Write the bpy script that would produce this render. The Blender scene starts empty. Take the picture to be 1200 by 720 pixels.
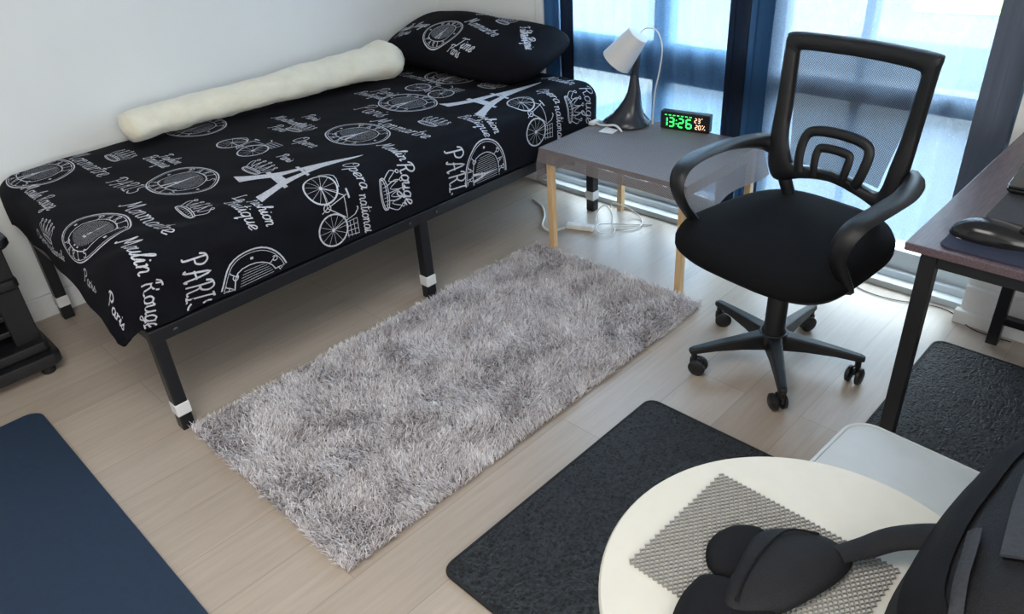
import bpy, bmesh, math, random
from mathutils import Vector, Matrix, noise
PI = math.pi
rnd = random.Random(7)
scn = bpy.context.scene
COL = scn.collection
# ------------------------------------------------------------------ camera
cam_d = bpy.data.cameras.new('camera')
cam_d.sensor_width = 36.0
cam_d.lens = 896.05 / 1200 * 36
cam_d.clip_start = 0.02
cam = bpy.data.objects.new('camera', cam_d)
COL.objects.link(cam)
cam.matrix_world = Matrix(((0.69278, 0.41161, -0.59214, -0.5248), (-0.71858, 0.32481, -0.61493, -1.9468),
                           (-0.06078, 0.85151, 0.52080, 1.4032), (0, 0, 0, 1)))
scn.camera = cam
# ------------------------------------------------------------------ view, sky, lights
vs = scn.view_settings
vs.view_transform = 'Standard'; vs.look = 'None'; vs.gamma = 1.0; vs.use_curve_mapping = False
vs.exposure = 0.0
world = bpy.data.worlds.new('daylight'); scn.world = world; world.use_nodes = True
bg = world.node_tree.nodes['Background']
bg.inputs['Color'].default_value = (0.86, 0.93, 1.0, 1); bg.inputs['Strength'].default_value = 17.0
scn.cycles.use_denoising = True
scn.cycles.max_bounces = 10; scn.cycles.transparent_max_bounces = 24; scn.cycles.sample_clamp_indirect = 8

def lamp(name, kind, loc, rot, energy, color, size=None, size_y=None):
    d = bpy.data.lights.new(name, kind); d.energy = energy; d.color = color
    if kind == 'AREA':
        d.shape = 'RECTANGLE'; d.size = size; d.size_y = size_y
    o = bpy.data.objects.new(name, d); o.location = loc; o.rotation_euler = rot; COL.objects.link(o)
    return o
sun = lamp('sun', 'SUN', (-3, 0, 6), (0, math.radians(-53), math.radians(-12)), 85.0, (1.0, 0.80, 0.52)); sun.data.angle = 0.01
portal = lamp('window_daylight_portal', 'AREA', (2.13, -0.55, 1.15), (0, math.radians(90), 0), 1.0, (1, 1, 1), 2.2, 1.8)
portal.data.cycles.is_portal = True
overhead_fill = lamp('overhead_fill_light', 'AREA', (-0.7, -1.2, 2.33), (0, 0, 0), 33.0, (1.0, 0.94, 0.88), 1.1, 1.1)  # added soft fill from above, out of view
side_fill = lamp('side_fill_light', 'AREA', (-1.1, -3.36, 1.55), (math.radians(90), 0, 0), 52.0, (1.0, 0.98, 0.95), 2.2, 1.5)  # added fill to brighten the bed wall; no window is modelled here

# ------------------------------------------------------------------ materials
def srgb(r, g, b):
    def f(c):
        c /= 255.0
        return c / 12.92 if c <= .04045 else ((c + .055) / 1.055) ** 2.4
    return (f(r), f(g), f(b), 1)

class NT:
    def __init__(s, name):
        s.m = bpy.data.materials.new(name); s.m.use_nodes = True
        s.t = s.m.node_tree; s.n = s.t.nodes; s.l = s.t.links
        s.b = s.n['Principled BSDF']; s.out = s.n['Material Output']
    def add(s, typ, **kw):
        n = s.n.new(typ)
        for k, v in kw.items():
            if k.startswith('in_'):
                n.inputs[int(k[3:]) if k[3:].isdigit() else k[3:]].default_value = v
            else:
                setattr(n, k, v)
        return n
    def link(s, a, b): s.l.new(a, b)
    def math(s, op, a, b=None):
        n = s.add('ShaderNodeMath', operation=op)
        for i, v in enumerate((a, b)):
            if v is None: continue
            if isinstance(v, (int, float)): n.inputs[i].default_value = v
            else: s.link(v, n.inputs[i])
        return n.outputs[0]
    def ramp(s, fac, stops):
        r = s.add('ShaderNodeValToRGB'); e = r.color_ramp.elements
        while len(e) < len(stops): e.new(.5)
        for i, (p, c) in enumerate(stops): e[i].position = p; e[i].color = c
        s.link(fac, r.inputs[0]); return r.outputs[0]

def material(name, c, rough=.5, metal=0, var=.08, scale=30, bump=0, bscale=200, spec=.5, sheen=0, detail=3):
    """A principled material whose colour and surface carry a little procedural noise."""
    k = NT(name); tc = k.add('ShaderNodeTexCoord')
    nz = k.add('ShaderNodeTexNoise'); nz.inputs['Scale'].default_value = scale; nz.inputs['Detail'].default_value = detail
    k.link(tc.outputs['Object'], nz.inputs['Vector'])
    lo = tuple(max(0, v * (1 - var)) for v in c[:3]) + (1,); hi = tuple(min(1, v * (1 + var)) for v in c[:3]) + (1,)
    k.link(k.ramp(nz.outputs[0], [(.3, lo), (.7, hi)]), k.b.inputs['Base Color'])
    k.b.inputs['Roughness'].default_value = rough; k.b.inputs['Metallic'].default_value = metal
    k.b.inputs['Specular IOR Level'].default_value = spec
    k.b.inputs['Sheen Weight'].default_value = sheen
    if bump:
        n2 = k.add('ShaderNodeTexNoise'); n2.inputs['Scale'].default_value = bscale
        k.link(tc.outputs['Object'], n2.inputs['Vector'])
        bp = k.add('ShaderNodeBump'); bp.inputs['Strength'].default_value = bump; bp.inputs['Distance'].default_value = .002
        k.link(n2.outputs[0], bp.inputs['Height']); k.link(bp.outputs[0], k.b.inputs['Normal'])
    return k.m

def net_fabric(name, c, pitch, open_frac, rough=.7):
    """Woven net: real holes laid out over the cloth's own UV grid."""
    k = NT(name); uv = k.add('ShaderNodeUVMap'); sp = k.add('ShaderNodeSeparateXYZ'); k.link(uv.outputs[0], sp.inputs[0])
    sx = k.math('SINE', k.math('MULTIPLY', sp.outputs[0], 2 * PI / pitch)); sy = k.math('SINE', k.math('MULTIPLY', sp.outputs[1], 2 * PI / pitch))
    prod = k.math('MULTIPLY', sx, sy)
    hole = k.math('GREATER_THAN', prod, open_frac)
    tr = k.add('ShaderNodeBsdfTransparent'); mx = k.add('ShaderNodeMixShader')
    k.link(hole, mx.inputs[0]); k.link(k.b.outputs[0], mx.inputs[1]); k.link(tr.outputs[0], mx.inputs[2]); k.link(mx.outputs[0], k.out.inputs[0])
    k.b.inputs['Base Color'].default_value = c; k.b.inputs['Roughness'].default_value = rough
    return k.m

def curtain_cloth(name, c, tint, see, transl, grain=0.25):
    """Voile: part open weave, part cloth that lets light glow through it."""
    k = NT(name); tc = k.add('ShaderNodeTexCoord')
    nz = k.add('ShaderNodeTexNoise'); nz.inputs['Scale'].default_value = 260; nz.inputs['Detail'].default_value = 2; k.link(tc.outputs['Object'], nz.inputs['Vector'])
    tl = k.add('ShaderNodeBsdfTranslucent'); tl.inputs[0].default_value = c
    df = k.add('ShaderNodeBsdfDiffuse'); df.inputs[0].default_value = c
    tr = k.add('ShaderNodeBsdfTransparent'); tr.inputs[0].default_value = tint
    m1 = k.add('ShaderNodeMixShader'); m1.inputs[0].default_value = transl; k.link(df.outputs[0], m1.inputs[1]); k.link(tl.outputs[0], m1.inputs[2])
    m2 = k.add('ShaderNodeMixShader')
    fac = k.math('ADD', k.math('MULTIPLY', k.math('SUBTRACT', nz.outputs[0], .5), grain * 4), see)
    fac = k.math('MINIMUM', k.math('MAXIMUM', fac, 0.0), 1.0)
    k.link(fac, m2.inputs[0]); k.link(m1.outputs[0], m2.inputs[1]); k.link(tr.outputs[0], m2.inputs[2]); k.link(m2.outputs[0], k.out.inputs[0])
    return k.m

def floor_material():
    k = NT('oak_plank_floor'); tc = k.add('ShaderNodeTexCoord')
    br = k.add('ShaderNodeTexBrick'); br.offset = .37; br.squash = 1
    br.inputs['Scale'].default_value = 1; br.inputs['Brick Width'].default_value = 1.15; br.inputs['Row Height'].default_value = .165
    br.inputs['Mortar Size'].default_value = .0012; br.inputs['Mortar Smooth'].default_value = .3; br.inputs['Bias'].default_value = 0
    br.inputs['Color1'].default_value = srgb(180, 168, 155); br.inputs['Color2'].default_value = srgb(168, 155, 142); br.inputs['Mortar'].default_value = srgb(150, 137, 124)
    k.link(tc.outputs['Object'], br.inputs['Vector'])
    mp = k.add('ShaderNodeMapping'); mp.inputs['Scale'].default_value = (1.6, 26, 1); k.link(tc.outputs['Object'], mp.inputs[0])
    nz = k.add('ShaderNodeTexNoise'); nz.inputs['Scale'].default_value = 2.2; nz.inputs['Detail'].default_value = 8; nz.inputs['Roughness'].default_value = .65
    nz.inputs['Distortion'].default_value = .6; k.link(mp.outputs[0], nz.inputs['Vector'])
    g = k.ramp(nz.outputs[0], [(.25, (.86, .85, .84, 1)), (.75, (1.08, 1.08, 1.08, 1))])
    mx = k.add('ShaderNodeMixRGB', blend_type='MULTIPLY'); mx.inputs[0].default_value = 1
    k.link(br.outputs[0], mx.inputs[1]); k.link(g, mx.inputs[2]); k.link(mx.outputs[0], k.b.inputs['Base Color'])
    k.b.inputs['Roughness'].default_value = .36; k.b.inputs['Specular IOR Level'].default_value = .75
    bp = k.add('ShaderNodeBump'); bp.inputs['Strength'].default_value = .15; bp.inputs['Distance'].default_value = .001
    k.link(nz.outputs[0], bp.inputs['Height']); k.link(bp.outputs[0], k.b.inputs['Normal'])
    return k.m

def ribbed_mat_material():
    """Moulded polypropylene mat: raised interlocking links."""
    k = NT('black_ribbed_mat'); tc = k.add('ShaderNodeTexCoord')
    vo = k.add('ShaderNodeTexVoronoi', feature='DISTANCE_TO_EDGE'); vo.inputs['Scale'].default_value = 88; vo.inputs['Randomness'].default_value = .45
    k.link(tc.outputs['Object'], vo.inputs['Vector'])
    wv = k.add('ShaderNodeTexNoise'); wv.inputs['Scale'].default_value = 190; k.link(tc.outputs['Object'], wv.inputs['Vector'])
    h = k.math('MULTIPLY', k.math('SUBTRACT', 1.0, k.math('MULTIPLY', vo.outputs[0], 3.2)), k.math('ADD', wv.outputs[0], .25))
    k.link(k.ramp(h, [(.35, srgb(6, 7, 9)), (.8, srgb(46, 50, 55))]), k.b.inputs['Base Color'])
    k.b.inputs['Roughness'].default_value = .62
    bp = k.add('ShaderNodeBump'); bp.inputs['Strength'].default_value = 1; bp.inputs['Distance'].default_value = .006
    k.link(h, bp.inputs['Height']); k.link(bp.outputs[0], k.b.inputs['Normal'])
    return k.m

def wood(name, a, b, rough, scale=(1, 14, 14)):
    k = NT(name); tc = k.add('ShaderNodeTexCoord'); mp = k.add('ShaderNodeMapping'); mp.inputs['Scale'].default_value = scale
    k.link(tc.outputs['Object'], mp.inputs[0]); nz = k.add('ShaderNodeTexNoise'); nz.inputs['Scale'].default_value = 6; nz.inputs['Detail'].default_value = 7
    k.link(mp.outputs[0], nz.inputs['Vector']); k.link(k.ramp(nz.outputs[0], [(.35, a), (.65, b)]), k.b.inputs['Base Color'])
    k.b.inputs['Roughness'].default_value = rough
    bp = k.add('ShaderNodeBump'); bp.inputs['Strength'].default_value = .3; bp.inputs['Distance'].default_value = .001
    k.link(nz.outputs[0], bp.inputs['Height']); k.link(bp.outputs[0], k.b.inputs['Normal'])
    return k.m

def glass_material():
    k = NT('window_glass'); tr = k.add('ShaderNodeBsdfTransparent'); tr.inputs[0].default_value = (.93, .97, .97, 1)
    gl = k.add('ShaderNodeBsdfGlossy'); gl.inputs['Roughness'].default_value = .02; mx = k.add('ShaderNodeMixShader'); mx.inputs[0].default_value = .05
    k.link(tr.outputs[0], mx.inputs[1]); k.link(gl.outputs[0], mx.inputs[2]); k.link(mx.outputs[0], k.out.inputs[0])
    return k.m

def glow(name, c, strength):
    k = NT(name); k.b.inputs['Base Color'].default_value = c; k.b.inputs['Emission Color'].default_value = c; k.b.inputs['Emission Strength'].default_value = strength
    return k.m

def rug_material():
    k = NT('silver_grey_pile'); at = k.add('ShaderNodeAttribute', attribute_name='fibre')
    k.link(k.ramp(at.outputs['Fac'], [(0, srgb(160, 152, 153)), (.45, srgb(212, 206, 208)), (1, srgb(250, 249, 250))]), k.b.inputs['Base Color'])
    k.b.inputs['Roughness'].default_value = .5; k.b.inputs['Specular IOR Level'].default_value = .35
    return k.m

M = dict(
    wall=material('white_wall_paint', srgb(226, 229, 228), .85, var=.02, scale=3, bump=.1, bscale=150, spec=.2),
    trim=material('white_trim_paint', srgb(222, 224, 224), .5, var=.02),
    frame=material('grey_aluminium_frame', srgb(132, 142, 152), .45, var=.03),
    track=material('white_aluminium_track', srgb(205, 212, 216), .3, var=.03),
    floor=floor_material(), glass=glass_material(),
    concrete=material('patio_concrete', srgb(84, 86, 88), .9, var=.14, scale=4, detail=6),
    lime=material('lime_plastic', srgb(150, 196, 70), .5),
    black_steel=material('black_powder_coated_steel', srgb(17, 19, 24), .38, var=.1, bump=.1),
    tape=material('white_tape', srgb(214, 214, 214), .6, var=.04),
    sheet=material('black_cotton_sheet', srgb(14, 15, 21), .85, var=.12, scale=14, bump=.35, bscale=500, sheen=0, spec=.12),
    ink=material('white_textile_print', srgb(186, 188, 196), .8, var=.2, scale=160, spec=.2),
    fleece=material('cream_fleece', srgb(226, 221, 202), .95, var=.05, scale=20, bump=1, bscale=260, sheen=.5, spec=.1),
    rug=rug_material(), rug_base=material('grey_rug_backing', srgb(120, 115, 116), .95),
    mat=ribbed_mat_material(), mat_edge=material('black_rubber_edge', srgb(17, 18, 20), .7),
    blue_mat=material('navy_rubber_mat', srgb(20, 42, 66), .75, var=.08, scale=60, bump=.5, bscale=350),
    pine=wood('pale_birch_wood', srgb(206, 168, 122), srgb(222, 188, 142), .5, (14, 14, 1)),
    net=net_fabric('grey_nonslip_net', srgb(118, 111, 112), .0078, .70),
    table_white=material('white_laminate', srgb(204, 202, 192), .35, var=.02),
    table_top_board=material('birch_board', srgb(196, 170, 138), .5),
    lamp_dark=material('smoked_plastic', srgb(44, 47, 56), .25, var=.1),
    lamp_shade=material('white_lamp_plastic', srgb(206, 205, 206), .5, var=.02),
    cable_white=material('white_cable_plastic', srgb(222, 222, 220), .4),
    paper=material('white_paper', srgb(228, 226, 224), .8, var=.02),
    clock_body=material('matt_black_plastic', srgb(20, 22, 26), .45),
    led_green=glow('green_led', (0.05, 1.0, 0.18, 1), 1.6), led_amber=glow('amber_led', (1.0, 0.62, 0.42, 1), 1.3),
    chair_plastic=material('black_moulded_plastic', srgb(17, 18, 22), .42, var=.1, bump=.25, bscale=600),
    chair_fabric=material('black_seat_fabric', srgb(10, 11, 14), .9, var=.15, scale=300, bump=.6, bscale=700, spec=.2),
    chair_net=net_fabric('black_backrest_net', srgb(40, 43, 52), .0062, .27),
    desk_wood=wood('dark_walnut_laminate', srgb(74, 60, 66), srgb(98, 82, 88), .34, (3, 40, 40)),
    gloss_black=material('glossy_black_plastic', srgb(22, 22, 25), .18, var=.15),
    mousepad=material('navy_mousepad_cloth', srgb(38, 44, 66), .85, bump=.3, bscale=900),
    dark_mesh=material('charcoal_speckled_cloth', srgb(52, 52, 56), .8, var=.5, scale=400, bump=.8, bscale=500),
    stool=material('white_plastic_seat', srgb(186, 192, 194), .4, var=.02),
    placemat=material('grey_foam_lattice', srgb(138, 137, 135), .6, var=.12, scale=90),
    pack=material('black_nylon_fabric', srgb(17, 18, 22), .72, var=.18, scale=40, bump=.6, bscale=420, spec=.35),
    pad=material('black_neoprene_pad', srgb(10, 11, 15), .8, var=.12, scale=60, bump=.4, bscale=500, spec=.25),
    webbing=material('grey_webbing', srgb(46, 48, 54), .75, var=.2, scale=200, bump=.5),
    sheer_blue=curtain_cloth('blue_voile', srgb(92, 128, 166), (.62, .76, .90, 1), .29, .75, .2),
    sheer_pale=curtain_cloth('pale_blue_voile', srgb(104, 124, 148), (.80, .87, .94, 1), .24, .75, .2),
    drape=curtain_cloth('navy_drape', srgb(46, 74, 104), (.2, .3, .45, 1), .01, .30, .01),
    drape_dark=curtain_cloth('dark_slate_drape', srgb(28, 34, 46), (.3, .33, .4, 1), .01, .15, .02),
    drape_grey=curtain_cloth('slate_drape', srgb(96, 102, 114), (.3, .33, .4, 1), .01, .05, .01),
)

# ------------------------------------------------------------------ object helpers
def link(o, parent=None):
    COL.objects.link(o)
    if parent is not None: o.parent = parent
    return o

def tag(o, label, cat, group=None, kind=None):
    o['label'] = label; o['category'] = cat
    if group: o['group'] = group
    if kind: o['kind'] = kind
    return o

def thing(name, label, cat, loc=(0, 0, 0), rz=0, group=None):
    o = bpy.data.objects.new(name, None); o.empty_display_size = .05
    o.location = loc; o.rotation_euler = (0, 0, rz); COL.objects.link(o)
    return tag(o, label, cat, group)

class MB:
    """Collects shapes; build() links them as one mesh object."""
    def __init__(s): s.v = []; s.f = []; s.mi = []; s.uv = {}
    def raw(s, vs_, fs, mi=0, uvs=None):
        b = len(s.v); s.v += [tuple(p) for p in vs_]
        for i, f in enumerate(fs):
            if uvs is not None: s.uv[len(s.f)] = [uvs[j] for j in f]
            s.f.append(tuple(b + j for j in f)); s.mi.append(mi)
        return s
    def box(s, x0, x1, y0, y1, z0, z1, bev=0, mi=0, M4=None):
        bm = bmesh.new(); bmesh.ops.create_cube(bm, size=1)
        for v in bm.verts: v.co = Vector(((x0 + x1) / 2 + v.co.x * (x1 - x0), (y0 + y1) / 2 + v.co.y * (y1 - y0), (z0 + z1) / 2 + v.co.z * (z1 - z0)))
        if bev: bmesh.ops.bevel(bm, geom=list(bm.edges), offset=bev, segments=2, affect='EDGES', profile=.5)
        if M4 is not None: bmesh.ops.transform(bm, matrix=M4, verts=bm.verts)
        bm.verts.index_update()
        s.raw([v.co[:] for v in bm.verts], [[v.index for v in f.verts] for f in bm.faces], mi); bm.free(); return s
    def tube(s, pts, r, n=8, mi=0, closed=False, flat=1.0, up=None):
        """Tube along pts; r number or list; flat squeezes it along its side axis."""
        P = [Vector(p) for p in pts]; N = len(P); R = r if isinstance(r, (list, tuple)) else [r] * N
        vs_ = []; prev = None
        for i in range(N):
            a = P[(i - 1) % N] if (closed or i > 0) else P[i]; b = P[(i + 1) % N] if (closed or i < N - 1) else P[i]
            t = (b - a).normalized()
            ref = Vector(up) if up is not None else (prev if prev is not None else (Vector((0, 0, 1)) if abs(t.z) < .9 else Vector((1, 0, 0))))
            sdir = t.cross(ref)
            if sdir.length < 1e-5: sdir = t.cross(Vector((1, .1, 0)))
            sdir.normalize(); u = sdir.cross(t).normalized(); prev = u
            for k in range(n):
                q = 2 * PI * k / n; vs_.append(P[i] + sdir * math.cos(q) * R[i] + u * math.sin(q) * R[i] * flat)
        fs = []
        for i in range(N if closed else N - 1):
            for k in range(n):
                fs.append((i * n + k, i * n + (k + 1) % n, ((i + 1) % N) * n + (k + 1) % n, ((i + 1) % N) * n + k))
        if not closed: fs.append(tuple(reversed(range(n)))); fs.append(tuple((N - 1) * n + k for k in range(n)))
        return s.raw(vs_, fs, mi)
    def lathe(s, prof, loc=(0, 0, 0), n=32, mi=0, M4=None, sy=1):
        vs_ = []; fs = []
        for (r, z) in prof:
            for k in range(n):
                a = 2 * PI * k / n; p = Vector((r * math.cos(a), r * math.sin(a) * sy, z))
                if M4 is not None: p = M4 @ p
                vs_.append(p + Vector(loc))
        for i in range(len(prof) - 1):
            for k in range(n): fs.append((i * n + k, i * n + (k + 1) % n, (i + 1) * n + (k + 1) % n, (i + 1) * n + k))
        fs.append(tuple(reversed(range(n)))); fs.append(tuple((len(prof) - 1) * n + k for k in range(n)))
        return s.raw(vs_, fs, mi)
    def slab(s, outline, z0, z1, mi=0, bev=0):
        """Extruded flat outline (list of x, y) with an optional rounded rim."""
        n = len(outline); c = Vector((sum(p[0] for p in outline) / n, sum(p[1] for p in outline) / n))
        rings = [(0, z0 + bev), (0, z1 - bev)] if bev else [(0, z0), (0, z1)]
        if bev: rings = [(bev, z0)] + rings + [(bev * .3, z1 - bev * .3), (bev, z1)]
        vs_ = []
        for ins, z in rings:
            for p in outline:
                d = Vector((p[0], p[1])) - c; L = d.length
                q = c + d * max(0, (L - ins) / L); vs_.append((q.x, q.y, z))
        fs = []
        for i in range(len(rings) - 1):
            for k in range(n): fs.append((i * n + k, i * n + (k + 1) % n, (i + 1) * n + (k + 1) % n, (i + 1) * n + k))
        fs.append(tuple(reversed(range(n)))); fs.append(tuple((len(rings) - 1) * n + k for k in range(n)))
        return s.raw(vs_, fs, mi)
    def grid(s, fn, nu, nv, mi=0, uvfn=None):
        vs_ = [fn(i / nu, j / nv) for i in range(nu + 1) for j in range(nv + 1)]
        fs = [(i * (nv + 1) + j, (i + 1) * (nv + 1) + j, (i + 1) * (nv + 1) + j + 1, i * (nv + 1) + j + 1) for i in range(nu) for j in range(nv)]
        uvs = [uvfn(i / nu, j / nv) for i in range(nu + 1) for j in range(nv + 1)] if uvfn else None
        return s.raw(vs_, fs, mi, uvs)
    def build(s, name, mats, parent=None, smooth=False, angle=None):
        me = bpy.data.meshes.new(name); me.from_pydata([tuple(p) for p in s.v], [], s.f)
        for m in (mats if isinstance(mats, (list, tuple)) else [mats]): me.materials.append(m)
        if any(s.mi): me.polygons.foreach_set('material_index', s.mi)
        if s.uv:
            ul = me.uv_layers.new(name='UVMap')
            for pi, p in enumerate(me.polygons):
                if pi in s.uv:
                    for li, c in zip(p.loop_indices, s.uv[pi]): ul.data[li].uv = c
        me.validate(); me.update()
        bm = bmesh.new(); bm.from_mesh(me)
        if len(bm.faces) < 60000: bmesh.ops.recalc_face_normals(bm, faces=bm.faces)
        if smooth:
            for f in bm.faces: f.smooth = True
            for e in bm.edges:
                if len(e.link_faces) == 2 and e.calc_face_angle(0) > math.radians(angle or 40): e.smooth = False
        bm.to_mesh(me); bm.free()
        return link(bpy.data.objects.new(name, me), parent)

def spline(pts, k=6, closed=False):
    """Catmull-Rom through pts."""
    P = [Vector(p) for p in pts]; N = len(P); out = []
    for i in range(N if closed else N - 1):
        if closed: a, b, c, d = P[(i - 1) % N], P[i], P[(i + 1) % N], P[(i + 2) % N]
        else: a, b, c, d = P[max(i - 1, 0)], P[i], P[i + 1], P[min(i + 2, N - 1)]
        for j in range(k):
            t = j / k
            out.append(.5 * ((2 * b) + (c - a) * t + (2 * a - 5 * b + 4 * c - d) * t * t + (3 * b - a - 3 * c + d) * t ** 3))
    if not closed: out.append(P[-1])
    return out

def rrect(x0, x1, y0, y1, r, n=6):
    o = []
    for cx, cy, a0 in ((x1 - r, y1 - r, 0), (x0 + r, y1 - r, PI / 2), (x0 + r, y0 + r, PI), (x1 - r, y0 + r, 1.5 * PI)):
        for i in range(n + 1):
            a = a0 + PI / 2 * i / n; o.append((cx + r * math.cos(a), cy + r * math.sin(a)))
    return o

def structure(name, mb, m, parent=None, **kw):
    o = mb.build(name, m, parent, **kw)
    if parent is None: o['kind'] = 'structure'
    return o

# ------------------------------------------------------------------ the room
WX = 2.0
structure('floor', MB().box(-3.2, 2.16, -3.4, 1.03, -.1, 0), M['floor'])
structure('ceiling', MB().box(-3.3, 2.3, -3.5, 1.2, 2.4, 2.55), M['wall'])
structure('wall_left', MB().box(-3.3, 2.2, 1.03, 1.2, -.1, 2.4), M['wall'])
structure('wall_front', MB().box(-3.35, -3.2, -3.5, 1.03, -.1, 2.4), M['wall'])
structure('wall_right', MB().box(-3.2, 2.2, -3.5, -3.4, -.1, 2.4), M['wall'])
wb = MB(); wb.box(WX, 2.2, .385, 1.03, -.1, 2.4); wb.box(1.93, 2.2, -3.4, -1.475, -.1, 2.4); wb.box(WX, 2.2, -1.475, .385, 2.2, 2.4)
structure('wall_back', wb, M['wall'])
structure('baseboard_left', MB().box(-3.2, 2.0, 1.012, 1.03, 0, .085, .003), M['trim'])
structure('baseboard_back', MB().box(1.982, 2.0, .385, 1.012, 0, .085, .003), M['trim'])
structure('baseboard_right', MB().box(1.888, 1.912, -3.4, -1.465, 0, .045, .002), M['trim'])
structure('trim_1', MB().box(1.908, 1.93, -3.4, -1.475, .0, .125, .002), M['trim'])
structure('trim_2', MB().box(1.985, 2.02, .350, .390, 0, 2.2, .003), M['trim'])
# sliding window with its stepped track
win = bpy.data.objects.new('window_1', None); win.location = (2.08, -.55, 0); COL.objects.link(win); win['kind'] = 'structure'
win['label'] = 'wide sliding window with grey frame behind blue curtains'
def wpart(name, mb, m):
    o = mb.build(name, m); o.parent = win; o.matrix_parent_inverse = Matrix.Translation(win.location).inverted(); return o
tr = MB()
for x0, x1, z in ((1.972, 2.0, .022), (2.0, 2.035, .012), (2.035, 2.06, .036), (2.06, 2.10, .018), (2.10, 2.125, .045), (2.125, 2.2, .03)):
    tr.box(x0, x1, -1.475, .385, -.02, z, .002)
tr.box(2.062, 2.118, -1.474, .384, .02, .105, .004)
wpart('track', tr, M['track'])
fr = MB()
for y0, y1, x in ((.30, .385, 2.09), (-.235, -.165, 2.09), (-.70, -.60, 2.09), (-1.475, -1.40, 2.09), (-.98, -.95, 2.12)):
    fr.box(x - .03, x + .03, y0, y1, .106, 2.2, .004)
fr.box(2.06, 2.12, -1.475, .385, 2.1, 2.2, .004)
wpart('frame', fr, M['frame'])
mr = MB(); mr.box(2.062, 2.118, -.60, .30, .545, .685, .004); mr.box(2.055, 2.125, -.60, .30, .685, .70, .003)
mr.box(2.062, 2.118, -1.40, -.70, .585, .645, .004); mr.box(2.055, 2.125, -1.40, -.70, .640, .655, .003)
wpart('midrail', mr, M['frame'])
wpart('pane', MB().box(2.085, 2.091, -1.42, .32, .08, 2.14), M['glass'])
# outside
pg = MB().box(2.2, 14, -8, 8, -.14, -.04)
structure('patio', pg, M['concrete'])
structure('fence', MB().box(9.5, 9.6, -8, 8, -.04, 1.5), M['concrete'])
t = thing('storage_box', 'bright lime green box standing outside on the sunlit patio beyond the window', 'box', (6.95, .02, -.04), .2)
MB().box(-.25, .25, -.42, .42, 0, .30, .02).build('body', M['lime'], t)
MB().box(-.27, .27, -.44, .44, .30, .34, .01).build('lid', M['lime'], t)
# unseen housing, added to go with the overhead fill light
t = thing('fill_light_housing', 'white square flat housing added out of view for the overhead fill light', 'lamp', (-.7, -1.2, 2.4))
MB().box(-.6, .6, -.6, .6, -.05, 0, .01).build('housing', M['trim'], t)

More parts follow.
